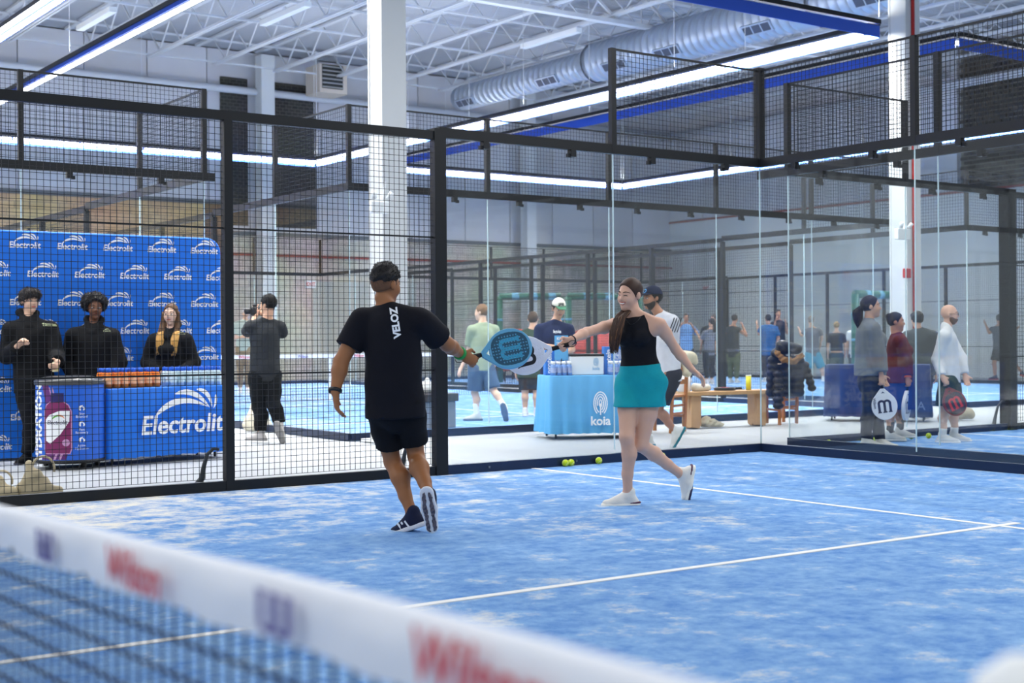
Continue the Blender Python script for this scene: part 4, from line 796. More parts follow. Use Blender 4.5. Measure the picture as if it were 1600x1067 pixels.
def shoe(A, t, n, up_c, so_c, par, off, s=1., vox=.01, lace=True):
    t = nrm(t); n = nrm(n-t*(n@t)); w_ = np.cross(t, n); s *= .97; b = A-n*.068*s
    upper = [rc(b-t*.045*s, b+t*.06*s, .041*s, .043*s), rc(b+t*.06*s, b+t*.165*s, .043*s, .036*s, n, .8), rc(A-t*.012*s-n*.02*s, A-t*.015*s+n*.012*s, .046*s, .043*s), rc(A+t*.02*s-n*.02*s, b+t*.11*s+n*.01, .04*s, .03*s)]
    zc = A-n*.078*s
    o = sdf_link('shoe', upper, vox, up_c, par, off, .03, cuts=[(zc, -n)]); bt = A-n*.088*s
    so = [rc(bt-t*.05*s, bt+t*.06*s, .045*s, .046*s), rc(bt+t*.06*s, bt+t*.172*s, .047*s, .041*s)]
    q = sdf_link('sole', so, vox, so_c, o, off, .03, cuts=[(A-n*.066*s, n), (A-n*.099*s, -n)])
    if lace:
        l = MB()
        for i in range(4): c = A+t*(.055+.022*i)*s-n*(.012+.011*i)*s-V3(off); l.tube([tuple(c-w_*.024*s), tuple(c+n*.010*s), tuple(c+w_*.024*s)], .0035, 5)
        l.build('laces', so_c, o, True)
    return o
def person(label, D, h, sc, hc, T, F, R=None, L=None, RL=None, LL=None, skin=(206, 160, 130), hair=('short', (40, 32, 28)), top=None, bot=None, shoes=((225, 225, 225), (235, 235, 235)), s=1., vox=.013, w=1., rh={}, lh={}, sock=None, face=True, female=False, U=(0, 0, 1), nosd=False, beard=None, group=None, smile=False, sw=.185, armw=1., calf=1.):
    pt = lambda q: UP(q[0], q[1], D+(q[2] if len(q) > 2 else 0))
    C = pt(h); Sc = pt(sc); H = pt(hc); T = DV((T[0], T[1], 0)); F = DV(F); Uh = nrm(DV(U)-F*(DV(U)@F)); Sd = np.cross(T, ZZ); Sd = nrm(Sd); spine = nrm(Sc-H); Tf = nrm(T-spine*(T@spine))
    base = V3((H[0], H[1], 0)); P = root('person', tuple(base), label, 'person', group); SK = skinm(skin)
    sh = {1: Sc+Sd*sw*s-spine*.022*s, -1: Sc-Sd*sw*s-spine*.022*s}; hp = {1: H+Sd*.088*s, -1: H-Sd*.088*s}
    arm = {}; leg = {}
    for sg, a in ((1, R), (-1, L)):
        if a: arm[sg] = (pt(a[0]), pt(a[1]))
        else: arm[sg] = (sh[sg]-ZZ*.29*s+Sd*sg*.05*s, sh[sg]-ZZ*.54*s+Sd*sg*.05*s+T*.05)
    for sg, a in ((1, RL), (-1, LL)):
        if a: leg[sg] = (pt(a[0]), pt(a[1]), DV(a[2]) if len(a) > 2 else T, DV(a[3]) if len(a) > 3 else ZZ)
        else: g = V3((hp[sg][0], hp[sg][1], 0)); leg[sg] = (lerp(hp[sg], g+ZZ*.1, .5)+T*.02, g+ZZ*.095*s, T, ZZ)
    hipw, waw, chw = (.158, .118, .138) if female else (.15, .132, .158); hipw, waw, chw = hipw*s*w, waw*s*w, chw*s*w
    wa = lerp(H, Sc, .42); ch = lerp(H, Sc, .80); low = H-spine*.03*s
    torso = lambda e: [rc(low, lerp(H, Sc, .16), hipw+e, hipw*.96+e, Tf, .74), rc(lerp(H, Sc, .16), wa, hipw*.95+e, waw+e, Tf, .72), rc(wa, ch, waw+e, chw+e, Tf, .68), rc(lerp(Sc, sh[1], .7)-spine*.035*s, lerp(Sc, sh[-1], .7)-spine*.035*s, .062*s+e, None, Tf, .95)]
    neck = C-Uh*.085*s-F*.022*s; prim = torso(0)
    if female: prim += [el(ch-spine*.02+Tf*.075*s+Sd*.06*s*k, [Sd, Tf, spine], (.062*s, .06*s, .06*s)) for k in (1, -1)]
    prim += [rc(Sc-spine*.01, neck, .058*s, .05*s), rc(lerp(Sc, sh[1], .8)+spine*.008, lerp(Sc, neck, .5), .046*s, .046*s), rc(lerp(Sc, sh[-1], .8)+spine*.008, lerp(Sc, neck, .5), .046*s, .046*s)]
    am = (.9 if female else 1.)*armw
    for sg in (1, -1):
        e, wr_ = arm[sg]; prim += [rc(sh[sg], lerp(sh[sg], e, .35), .056*s*am, .05*s*am), rc(lerp(sh[sg], e, .35), e, .049*s*am, .038*s*am), rc(e, lerp(e, wr_, .3), .039*s*am, .040*s*am), rc(lerp(e, wr_, .3), wr_, .040*s*am, .026*s*am)]
        hd = rh if sg == 1 else lh; dd = DV(hd['d']) if 'd' in hd else nrm(wr_-e); pn = DV(hd['pn']) if 'pn' in hd else -Sd*sg+T*.2
        prim += hand(wr_, dd, pn, sg == 1, hd.get('curl', .45), s*(.92 if female else 1.), hd.get('thumb', .4))
        k_, a_, td, un = leg[sg]; lm = 1.06 if female else 1.
        bk = nrm(-td) if abs(td[2]) < .6 else -T
        cf = lerp(k_, a_, .3)+bk*.018*s
        prim += [rc(hp[sg], lerp(hp[sg], k_, .5), .088*s*lm*w**.5, .072*s*lm), rc(lerp(hp[sg], k_, .5), k_, .072*s*lm, .052*s), rc(k_, cf, .05*s, .054*s*calf), rc(cf, lerp(k_, a_, .65), .054*s*calf, .040*s), rc(lerp(k_, a_, .65), a_, .040*s, .034*s), rc(a_, a_+td*.06*s-un*.04*s, .034*s, .03*s)]
    # head: skull, jaw, chin, nose, ears
    hs = s*.98; hd3 = [np.cross(F, Uh), F, Uh]; S_ = hd3[0]
    prim += [el(C+Uh*.026*hs-F*.012*hs, hd3, (.076*hs, .096*hs, .092*hs)), el(C-Uh*.034*hs+F*.028*hs, hd3, (.060*hs, .064*hs, .084*hs)), ('k', rc(C-Uh*.098*hs+F*.066*hs, C-Uh*.099*hs+F*.060*hs, .022*hs), .03), ('k', rc(C+F*.086*hs+Uh*.008*hs, C+F*.103*hs-Uh*.028*hs, .008*hs, .0135*hs), .012), ('k', el(C+F*.092*hs-Uh*.031*hs, hd3, (.017*hs, .010*hs, .008*hs)), .008), ('k', rc(C+F*.078*hs+Uh*.018*hs+S_*.03*hs, C+F*.078*hs+Uh*.018*hs-S_*.03*hs, .012*hs), .02)]
    for k in (1, -1):
        prim.append(('k', el(C+S_*k*.078*hs-F*.012*hs-Uh*.006*hs, hd3, (.011*hs, .02*hs, .031*hs)), .008)); prim.append(('k', el(C+S_*k*.036*hs+F*.062*hs-Uh*.032*hs, hd3, (.022*hs, .022*hs, .024*hs)), .03))
    body = sdf_link('body', prim, vox, SK, P, base, .022)
    if face:
        dk = mat('eye_dark', (34, 26, 24), .3); hc_ = hair[1] if hair[0] != 'bald' else (70, 56, 44); br = mat('hair_%d_%d' % (hc_[0], hc_[1]), hc_, .6); off = V3(base)
        bv = BVHTree.FromPolygons([v.co for v in body.data.vertices], [tuple(p.vertices) for p in body.data.polygons])
        def on(x, y, lift=0.):
            o_ = C+S_*x*hs+Uh*y*hs+F*.3-off; h_ = bv.ray_cast(Vector(o_), Vector(-F), .5); return (V3(h_[0]) if h_[0] else o_-F*.22)+F*lift*hs
        for k in (1, -1):
            e = on(k*.031, -.001)+off
            if smile: MB().tube([tuple(on(k*(.031+x), -.003+.005*(1-(x/.016)**2), .0005)) for x in np.linspace(-.016, .016, 7)], [.0012*hs]+[.0026*hs]*5+[.0012*hs], 6).build('closed_eyelid', dk, P, True)
            else:
                ball_mesh('eye', e-F*.003*hs, hd3, (.0145*hs, .0075*hs, .0075*hs), mat('eye_white', (216, 208, 202), .3), P, base); ball_mesh('iris', e+F*.0005*hs, hd3, (.0068*hs, .0055*hs, .0068*hs), dk, P, base)
                MB().tube([tuple(on(k*(.031+x), .003+.005*(1-(x/.017)**2), .001)) for x in np.linspace(-.017, .017, 7)], .0018*hs, 5).build('eyelid', dk, P, True)
            MB().tube([tuple(on(k*x, y, .0005)) for x, y in ((.013, .021), (.022, .026), (.034, .028), (.046, .024), (.054, .017))], [.003*hs, .0042*hs, .0042*hs, .0034*hs, .0015*hs], 6).build('eyebrow', br, P, True)
        lip = mat('lips_%d' % skin[0], (int(skin[0]*.80), int(skin[1]*.56), int(skin[2]*.58)), .45); up = .014 if smile else 0; mw = .032 if smile else .026
        yy = lambda x, d=0: -.062+d+(x/mw)**2*up; xs = np.linspace(-mw, mw, 9); rr = [.0015*hs, .0035*hs, .0045*hs, .005*hs, .0048*hs, .005*hs, .0045*hs, .0035*hs, .0015*hs]; gap = .007 if smile else .0035
        MB().tube([tuple(on(x, yy(x, gap*(1-(x/mw)**2)), .0)) for x in xs], rr, 6).build('upper_lip', lip, P, True); MB().tube([tuple(on(x, yy(x, -gap*(1-(x/mw)**2)), .0)) for x in xs], rr, 6).build('lower_lip', lip, P, True)
        if smile: MB().tube([tuple(on(x, yy(x), .0005)) for x in xs[1:-1]], [.003*hs]+[.006*hs]*5+[.003*hs], 6).build('teeth', mat('teeth', (240, 238, 232), .3), P, True)
    if beard: sdf_link('beard', [el(C-Uh*.036*hs+F*.028*hs, hd3, (.067*hs, .073*hs, .094*hs))], min(vox, .008), mat('beard_%d' % beard[0], beard, .9), P, base, .01, cuts=[(C-Uh*.026*hs+F*.01*hs, nrm(Uh*.8+F*.34)), (C-F*.010*hs, -F)], wr=.0015, wf=120)
    # hair
    hst, hcol = hair[0], hair[1]; HM = mat('hair_%d_%d' % (hcol[0], hcol[1]), hcol, .72, noise=.35, nscale=35, bump=.4, bscale=90, spec=.25); hv = min(vox, .011)
    cap_ = el(C+Uh*.032*hs-F*.014*hs, hd3, (.083*hs, .104*hs, .098*hs)); hcut = [(C+F*.048*hs+Uh*.035*hs, nrm(F*.8-Uh*.6))]
    if hst == 'short': hobj = sdf_link('hair', [cap_], hv, HM, P, base, .01, cuts=hcut, wr=.003, wf=60)
    elif hst == 'fade':
        hobj = sdf_link('hair', [el(C+Uh*.042*hs-F*.012*hs, hd3, (.084*hs, .107*hs, .101*hs))], hv, HM, P, base, .01, cuts=[(C-Uh*.022*hs-F*.09*hs, nrm(-Uh+F*.5)), (C+F*.072*hs, F)], wr=.005, wf=85)
        sdf_link('faded_sides', [el(C+Uh*.018*hs-F*.014*hs, hd3, (.079*hs, .0995*hs, .1*hs))], hv, mat('fade_stubble', (84, 60, 46), .8, alt=(120, 82, 56), nscale=30), P, base, .01, cuts=[(C-Uh*.062*hs-F*.09*hs, nrm(-Uh+F*.5)), (C+F*.03*hs, F)])
    elif hst == 'mop': hobj = sdf_link('hair', [el(C+Uh*.04*hs-F*.012*hs, hd3, (.094*hs, .113*hs, .1*hs)), rc(C+Uh*.075*hs+F*.07*hs-S_*.04*hs, C+Uh*.075*hs+F*.07*hs+S_*.04*hs, .04*hs)], hv, HM, P, base, .03, cuts=[(C-Uh*.012*hs, nrm(-Uh+F*.55))], wr=.006, wf=80)
    elif hst == 'afro': hobj = sdf_link('hair', [el(C+Uh*.055*hs-F*.03*hs, hd3, (.135*hs, .125*hs, .112*hs))], hv, HM, P, base, .01, cuts=[(C+F*.05*hs+Uh*.045*hs, nrm(F*.8-Uh*.6)), (C-Uh*.035*hs, -Uh)], wr=.009, wf=95)
    elif hst in ('long', 'pony', 'bun', 'over'):
        ps = [cap_]
        sdf_link('hair', ps, hv, HM, P, base, .01, cuts=[(C+F*.058*hs+Uh*.055*hs, nrm(F*.85-Uh*.5))], wr=.002, wf=70)
        if hst == 'long':
            tip = mat('hair_tips_%d' % hair[2][0], hair[2], .5, noise=.3, nscale=30)
            for k in (1, -1):
                a = C+S_*k*.072*hs+Uh*.03*hs-F*.01*hs; b = C+S_*k*.088*hs-Uh*.10*hs+F*.01*hs; c = Sc+S_*k*.085*hs-ZZ*.02+T*.12*s; d_ = c-ZZ*.17*s
                strands('hair_lock', [a, b, lerp(b, c, .75)], [.022*hs, .03*hs, .036*hs], 60, HM, P, base, .006, 3+k); strands('hair_ends', [lerp(b, c, .5), c, d_+T*.03], [.034*hs, .042*hs, .03*hs], 60, tip, P, base, .006, 8+k)
        if hst == 'pony': k = C-F*.09*hs+Uh*.01*hs; strands('ponytail', [k, k-F*.06*s-Uh*.05*s, k-F*.06*s-Uh*.16*s, k-F*.02*s-Uh*.27*s], [.025*hs, .05*hs, .055*hs, .03*hs], 80, HM, P, base, .007)
        if hst == 'bun': sdf_link('bun', [el(C-F*.085*hs+Uh*.075*hs, hd3, (.045*hs, .045*hs, .04*hs))], hv, HM, P, base, .02, wr=.005, wf=70)
        if hst == 'over':                              # gathered low and thrown forward over one shoulder
            q_ = [pt(z) for z in hair[2]]; strands('hair_fall', q_, hair[3], 170, HM, P, base, .0042); strands('hair_highlights', q_, [x*1.05 for x in hair[3]], 40, mat('hair_lighter', (112, 76, 50), .5), P, base, .003, 5)
    if vox < .013 and hst in ('short', 'fade', 'mop', 'afro'):
        k = dict(short=(500, .016, .0022, F*.2-Uh*.2, .3), fade=(1000, .010, .0017, F*.25+Uh*.25, .25), mop=(900, .03, .0026, F*.5-Uh*.55, .25), afro=(1300, .018, .0024, Uh*.1, .9))[hst]; fuzz(hobj, k[0], k[1], k[2], k[3], k[4], HM, P)
    # clothes
    shirt = None
    if top:
        tc_, sl = top['c'], top.get('sleeve', .55); e = top.get('e', .014)*s; hem = top.get('hem', .05)*s; M_ = fab('cloth_%d_%d_%d' % tc_, tc_)
        pr = torso(e)+[rc(H-spine*(hem+.05), lerp(H, Sc, .2), hipw+e+top.get('flare', .0), hipw*.98+e, Tf, .76)]
        if top.get('loose', 1): pr.append(rc(H-spine*(hem+.05), ch, hipw+e+top.get('flare', .0)+.006, chw+e, Tf, .72))
        if top.get('tank'):
            pr = [rc(H-spine*(hem+.05), lerp(H, Sc, .2), hipw*.9+e, hipw*.9+e, Tf, .76), rc(lerp(H, Sc, .2), wa, hipw*.9+e, waw+e, Tf, .72), rc(wa, lerp(H, Sc, .78), waw+e, chw*1.0+e, Tf, .7), rc(lerp(H, Sc, .8), Sc-spine*.05, chw*.75+e, .085*s+e, Tf, .75)]
            if female: pr += [el(ch-spine*.02+Tf*.078*s+Sd*.06*s*k, [Sd, Tf, spine], (.066*s, .066*s, .066*s)) for k in (1, -1)]
            pr += [el(Sc-spine*.06*s+Tf*.035*s, [Sd, Tf, spine], (.105*s, .075*s, .10*s))]+[rc(lerp(Sc, sh[k], .36)-spine*.06*s+Tf*.06, lerp(Sc, sh[k], .38)+spine*.045*s+Tf*.01, .034*s, .026*s) for k in (1, -1)]+[rc(lerp(Sc, sh[k], .40)+spine*.042*s-Tf*.01, lerp(Sc, sh[k], .35)-spine*.1*s-Tf*.07, .02*s, .03*s) for k in (1, -1)]
        else:
            if female: pr += [el(ch-spine*.02+Tf*.078*s+Sd*.06*s*k, [Sd, Tf, spine], (.064*s+e, .06*s+e, .06*s+e)) for k in (1, -1)]
            pr += [rc(lerp(Sc, sh[k], .8)+spine*.008, lerp(Sc, neck, .3), .046*s+e, .05*s+e*.6) for k in (1, -1)]
            for sg in (1, -1):
                el_, wr_ = arm[sg]; r = .055*s*am+e
                if sl <= 1: end = lerp(sh[sg], el_, sl); dn = nrm(el_-sh[sg]); pr.append(rc(sh[sg], end+dn*.05, r, r*.97+.006, cut=[(end, dn)]))
                else:
                    f_ = sl-1; end = lerp(el_, wr_, f_); dn = nrm(wr_-el_); pr += [rc(sh[sg], el_, r, .042*s+e*1.1), rc(el_, end+dn*.03, .042*s+e*1.1, .030*s+e, cut=[(end, dn)])]
            if top.get('hood'): pr += [rc(neck-F*.05*s-Sd*.06*s-ZZ*.03, neck-F*.05*s+Sd*.06*s-ZZ*.03, .042*s), rc(neck-Sd*.075*s-ZZ*.035, Sc+Tf*.085*s+spine*.015-Sd*.02, .032*s, .028*s), rc(neck+Sd*.075*s-ZZ*.035, Sc+Tf*.085*s+spine*.015+Sd*.02, .032*s, .028*s)]
            if top.get('collar'): pr += [rc(lerp(Sc, neck, .45)-F*.01, lerp(Sc, neck, .62)-F*.012, .062*s, .062*s)]
        shirt = sdf_link(top.get('n', 'shirt'), pr, vox, M_, P, base, .025, cuts=[(H-spine*hem, -spine)], wr=top.get('wr', .004), wf=top.get('wf', 24))
    if bot:
        bc_, ln_ = bot['c'], bot.get('len', 1.); e = bot.get('e', .016)*s; er = bot.get('er', .078*s+bot.get('e', .016)*1.2); M_ = fab('cloth_%d_%d_%d' % bc_, bc_); topz = lerp(H, Sc, bot.get('rise', .16))
        pr = [rc(low, lerp(H, Sc, .2), hipw+e*.7, hipw*.95+e*.5, Tf, .76)]
        if bot.get('skirt'):
            L_ = bot['skirt']; pr = [rc(lerp(H, Sc, .06), lerp(H, Sc, .40), hipw*.98+e, waw*1.02+.032, Tf, .78)]; pr += [rc(H+ZZ*.02, H-ZZ*(L_+.06), hipw+e, hipw*1.16+e, T, .84)]
            pr += [rc(hp[sg], lerp(hp[sg], leg[sg][0], .5), .10*s+e, .105*s+e) for sg in (1, -1)]
        for sg in (1, -1):
            if bot.get('skirt'): continue
            k_, a_, td, un = leg[sg]; r = .088*s*w**.5+e
            if ln_ <= 1: end = lerp(hp[sg], k_, ln_); dn = nrm(k_-hp[sg]); pr.append(rc(hp[sg], end+dn*.06, r, er, cut=[(end, dn)]))
            else:
                end = lerp(k_, a_, ln_-1); dn = nrm(a_-k_); lm = 1.06 if female else 1.; bk = nrm(-td) if abs(td[2]) < .6 else -T; cf = lerp(k_, a_, .3)+bk*.018*s; e2 = e+.004
                pr += [rc(hp[sg], lerp(hp[sg], k_, .5), .088*s*lm*w**.5+e2, .074*s*lm+e2), rc(lerp(hp[sg], k_, .5), k_, .074*s*lm+e2, .056*s+e2), rc(k_, cf, .054*s+e2, .056*s+e2), rc(cf, end+dn*.03, .056*s+e2, .040*s+e2, cut=[(end, dn)])]
        sdf_link(bot.get('n', 'shorts'), pr, vox, M_, P, base, .014, cuts=[(topz, spine)]+([(H-ZZ*bot['skirt'], -ZZ)] if bot.get('skirt') else []), wr=bot.get('wr', .005), wf=26)
    for sg in (1, -1):
        k_, a_, td, un = leg[sg]
        if sock: dn = nrm(k_-a_); sdf_link('sock', [rc(a_-dn*.02, a_+dn*sock[1], .043*s, .047*s, cut=[(a_+dn*sock[1], dn)])], vox, fab('sock_%d' % sock[0][0], sock[0]), P, base, .01)
        if shoes: shoe(a_, td, un, fab('shoe_%d_%d' % shoes[0][:2], shoes[0]), mat('sole_%d_%d' % shoes[1][:2], shoes[1], .7), P, base, s, vox)
    P_ = dict(root=P, base=base, C=C, F=F, U=Uh, S=S_, Sc=Sc, H=H, T=T, Sd=Sd, arm=arm, leg=leg, shirt=shirt, hs=hs, spine=spine); return P_
def cap(p, col, brimcol, vox=.011):
    C, F, U, S_, h = p['C'], p['F'], p['U'], p['S'], p['hs']; ax = [S_, F, U]
    o = sdf_link('cap', [el(C+U*.045*h-F*.01*h, ax, (.09*h, .11*h, .098*h))], vox, fab('cap_%d_%d' % col[:2], col), p['root'], p['base'], .01, cuts=[(C+U*.042*h, nrm(-U+F*.06))])
    sdf_link('brim', [rc(C+F*.08*h+U*.045*h, C+F*.15*h+U*.038*h, .075*h, .06*h, U, .14)], vox*.7, fab('cap_%d_%d' % brimcol[:2], brimcol), o, p['base'], .01); return o
def band(p, sg, t_, r, wd, m, name):
    e, w_ = p['arm'][sg]; d = nrm(w_-e); c = lerp(e, w_, t_)-p['base']; return MB().tube([tuple(c-d*wd/2), tuple(c-d*wd*.4), tuple(c+d*wd*.4), tuple(c+d*wd/2)], [r*.88, r, r, r*.88], 16).build(name, m, p['root'], True)

MV = .0068
man = person('player in black shirt and shorts seen from behind, reaching his racket right', 8.6, (603, 444, .03), (611, 495), (617, 630, .02), (.2, -1), (.62, -.78, -.05), R=[(699, 538, .16), (720, 553, .38)], L=[(533, 565, -.02), (524, 612, -.08)],
    LL=[(613, 722, .16), (644, 803, .02), (-.78, -.5, -.30), (-.25, -.1, .96)], RL=[(650, 712, .14), (671, 776, -.16), (.13, -.18, -.97), (.05, -.97, .18)], skin=(158, 104, 66), hair=('fade', (26, 23, 24)), top=dict(c=(20, 21, 30), sleeve=.66, hem=.09, e=.02, wr=.007, wf=20, n='tee_shirt', flare=.012), bot=dict(c=(17, 18, 24), len=.74, e=.014, er=.088, wr=.007), armw=1.18, calf=1.12, shoes=((34, 40, 66), (222, 224, 230)), vox=MV, rh=dict(d=(.86, -.1, -.48), pn=(-.1, -1, -.1), curl=1.4, thumb=1.), lh=dict(d=(.1, .05, -1), pn=(1, -.2, 0), curl=.5), s=1.0, U=(.06, 0, 1))
ot = p_ = man; Xv = nrm(ZZ*.97-RR*.14); Yv = -RR
decal('shirt_lettering', text_mesh('VELOZ', .062, 0, .0028), UP(617.5, 504, 8.45), nrm(ZZ-RR*.16), nrm(-RR-ZZ*.16), man['shirt'], PRINT, man['root'], man['base'], .004, .02)
band(man, -1, .95, .0415, .024, mat('watch_black', (28, 30, 34), .4), 'watch_strap'); e, w_ = man['arm'][-1]; ball_mesh('watch_face', lerp(e, w_, .95)-RR*.036, [RR, CC, ZZ], (.012, .02, .02), MATS['watch_black'], man['root'], man['base'])
band(man, 1, .92, .044, .034, mat('wrist_green', (30, 150, 70), .5), 'wristband'); band(man, 1, .98, .040, .012, MATS['watch_black'], 'wrist_cord')
woman = person('smiling woman in black tank top and teal skort touching rackets', 9.95, (984, 460, .0), (994, 503), (1002, 598, .02), (-.42, .9), (-.70, .70, -.10), R=[(917, 519, -.17), (893, 531, -.37)], L=[(1056, 546, .02), (1082, 578, -.02)],
    RL=[(979, 683, -.14), (981, 771, -.04), (-1, .12, -.02)], LL=[(1001, 695, -.06), (1064, 741, .26), (-.22, .08, -.97), (-.97, .1, .2)], skin=(218, 172, 148), hair=('over', (58, 36, 26), [(991, 474, .07), (982, 483, .01), (968, 496, -.10), (962, 520, -.15), (958, 553, -.15)], [.03, .034, .04, .042, .03]), top=dict(c=(22, 23, 30), tank=True, e=.010, hem=-.09, wr=.0025, n='tank_top'), bot=dict(c=(22, 162, 176), skirt=.17, e=.012, n='skort', rise=.30, wr=.006), shoes=((238, 236, 230), (240, 238, 228)), vox=MV, female=True, smile=True, rh=dict(d=(-.82, .1, -.55), pn=(.1, 1, -.1), curl=1.45, thumb=1.), lh=dict(d=(.75, .1, -.65), pn=(-.6, .2, -.7), curl=.55), s=.97, w=1.0, U=(.12, 0, 1))
band(woman, 1, .97, .031, .012, MATS['watch_black'], 'wrist_cord'); band(woman, -1, .97, .026, .006, mat('bracelet_pink', (206, 150, 140), .4), 'bracelet')
n0 = woman['Sc']+woman['T']*.085+ZZ*.012; MB().tube([tuple(n0+woman['Sd']*x-ZZ*(.03-(x/.05)**2*.035)-woman['T']*(abs(x)*.5)+woman['T']*.02-woman['base']) for x in np.linspace(-.06, .06, 9)], .0022, 5).build('necklace', MATS['watch_black'], woman['root'], True)
for pn, sg in ((woman, 1), (woman, -1)):                # dark accents of her shoes
    k_, a_, td, un = pn['leg'][sg]; un = nrm(un-td*(un@td)); c = a_-un*.092-pn['base']
    sdf_link('toe_guard', [rc(a_-un*.095+td*.10, a_-un*.088+td*.168, .046, .0415)], .0068, mat('shoe_navy', (44, 44, 74), .6), pn['root'], pn['base'], .01, cuts=[(a_-un*.082, un), (a_-un*.101, -un)])
    sdf_link('heel_stripe', [rc(a_-un*.068-td*.052, a_-un*.066-td*.02, .0425)], .0068, mat('shoe_plum', (84, 40, 72), .6), pn['root'], pn['base'], .01, cuts=[(a_-un*.058, un), (a_-un*.071, -un)])
k_, a_, td, un = man['leg'][1]; un = nrm(un-td*(un@td)); wv_ = np.cross(td, un)
sdf_link('outsole', [rc(a_-un*.095-td*.03, a_-un*.095+td*.05, .034, .034), rc(a_-un*.095+td*.05, a_-un*.095+td*.165, .036, .034)], .0068, mat('outsole_grey', (92, 88, 100), .7), man['root'], man['base'], .02, cuts=[(a_-un*.097, un), (a_-un*.103, -un)], sub=[rc(a_-un*.1-td*.06, a_-un*.1+td*.2, .007)])
k_, a_, td, un = man['leg'][-1]; un = nrm(un-td*(un@td)); wv_ = np.cross(td, un); sd_ = wv_ if wv_@CC > 0 else -wv_
q = MB()
for i in range(3): c = a_+td*(.03+.03*i)-un*.05+sd_*.0445-man['base']; q.bar(c-un*.022-td*.012, c+un*.022+td*.008, .004, .012, up=td)
q.build('shoe_stripe', PRINT, man['root'])
e, w_ = man['arm'][1]; hb = w_+DV((.88, -.1, -.42))*.055+DV((-.1, -1, -.1))*.026-DV((.97, 0, .18))*.03
racket(hb, hb+DV((.972, -.12, .20)), CC*1-RR*.25+ZZ*.1, (92, 166, 204), (10, 76, 102), (40, 152, 190), 'teal and blue racket held out by the man in black', solid=False)
e, w_ = woman['arm'][1]; hb = w_+DV((-.82, .1, -.55))*.07+DV((.1, 1, -.1))*.02+DV((.97, 0, .24))*.035
racket(hb, hb+DV((-.97, .05, -.24)), CC*1+RR*.1, (232, 232, 240), (228, 228, 238), (30, 28, 34), 'white racket with black emblem held out by the smiling woman')

BK_ = (20, 21, 24)
g1 = person('dark-haired young man in black hoodie holding a can behind the cooler', 13.8, (46, 470), (48, 512), (54, 608), (.25, .95), (.72, .66), R=[(11, 556, -.02), (28, 540, -.28)], L=[(88, 556, 0), (90, 566, -.26)], RL=[(48, 662), (42, 710), (-.2, .9)], LL=[(72, 662), (76, 708), (.3, .9)], skin=(222, 182, 156), hair=('mop', (34, 28, 26)), top=dict(c=BK_, sleeve=1.9, e=.035, hem=.03, hood=1, n='hoodie'), bot=dict(c=(26, 27, 31), len=1.95, n='trousers'), shoes=((30, 30, 32), (40, 40, 42)), rh=dict(d=(.6, .3, .5), pn=(.3, .3, -.8), curl=1.3), lh=dict(d=(.1, .9, -.3), pn=(-.9, .1, -.2), curl=1.0), vox=.0115, s=1.0)
g2_ = person('young man with afro hair in black hoodie behind the orange bottles', 14.1, (148, 481), (145, 522), (145, 612), (.15, 1), (.42, .9), R=[(106, 566, .02), (120, 600, -.1)], L=[(186, 566, .02), (172, 600, -.1)], skin=(112, 74, 54), hair=('afro', (22, 19, 19)), top=dict(c=BK_, sleeve=1.95, e=.035, hem=.03, hood=1, n='hoodie'), bot=dict(c=(22, 23, 26), len=1.95, n='trousers'), shoes=((30, 30, 32), (40, 40, 42)), vox=.0115, s=1.0)
g3 = person('young woman with blond-tipped long hair in black jacket behind the clear bottles', 14.65, (267, 491), (266, 529), (266, 605), (-.05, 1), (-.05, 1), R=[(230, 566, .02), (253, 583, -.18)], L=[(303, 566, .02), (281, 583, -.18)], skin=(226, 188, 166), hair=('long', (92, 66, 44), (206, 158, 84)), top=dict(c=(22, 23, 26), sleeve=1.95, e=.03, hem=-.02, hood=1, n='jacket'), bot=dict(c=(118, 114, 122), len=1.95, n='trousers'), shoes=((200, 200, 200), (230, 230, 230)), vox=.0115, s=.95, female=True)
for p, xo in ((g1, 68), (g2_, 167), (g3, 284)):
    D_ = 13.4; yy = {68: 508, 167: 517, 284: 522}[xo]; decal('chest_logo', xf2d(join2d(xf2d(text_mesh('Electrolit', .255, .12, .004), 1), leaf((-.30, .10), (-.06, .36), (.30, .20), .085)), .075), UP(xo, yy, D_), RR, ZZ, p['shirt'], mat('logo_pale', (206, 214, 170), .6), p['root'], p['base'], .004, .03)
t = root('drink_can', tuple(UP(87, 573, 13.54)), 'small yellow can held by the young man behind the cooler', 'can'); MB().lathe([(0, -.05), (.03, -.05), (.032, -.04), (.032, .04), (.026, .05), (0, .05)], seg=14).build('can_body', mat('can_gold', (214, 190, 60), .3, alt=(230, 230, 210), nscale=25), t, True); MB().lathe([(0, .05), (.024, .05), (.024, .053), (0, .053)], seg=14).build('can_lid', mat('can_silver', (190, 192, 196), .3, .8), t, True)
ph = person('photographer in black aiming a camera left, seen from behind', 16.32, (419, 476), (414, 508), (414, 588), (-.45, -.9), (-.85, -.5), L=[(386, 518, .1), (400, 492, .28)], R=[(441, 520, .12), (410, 490, .34)], LL=[(405, 636), (407, 676), (-.95, -.3, 0)], RL=[(427, 630, -.06), (438, 664, -.12), (.25, -.3, -.9), (.2, -.9, .3)], skin=(206, 160, 130), hair=('short', (24, 22, 22)), top=dict(c=(48, 51, 54), sleeve=1.55, e=.02, hem=.06, n='long_sleeve_shirt'), bot=dict(c=(20, 23, 26), len=1.93, n='trousers', e=.026), shoes=((196, 190, 184), (150, 146, 140)), vox=.0125, face=False, lh=dict(d=(-.2, -.3, 1), pn=(.3, -.9, 0), curl=.8), rh=dict(d=(-.6, -.3, .5), pn=(-.5, -.8, 0), curl=1.0))
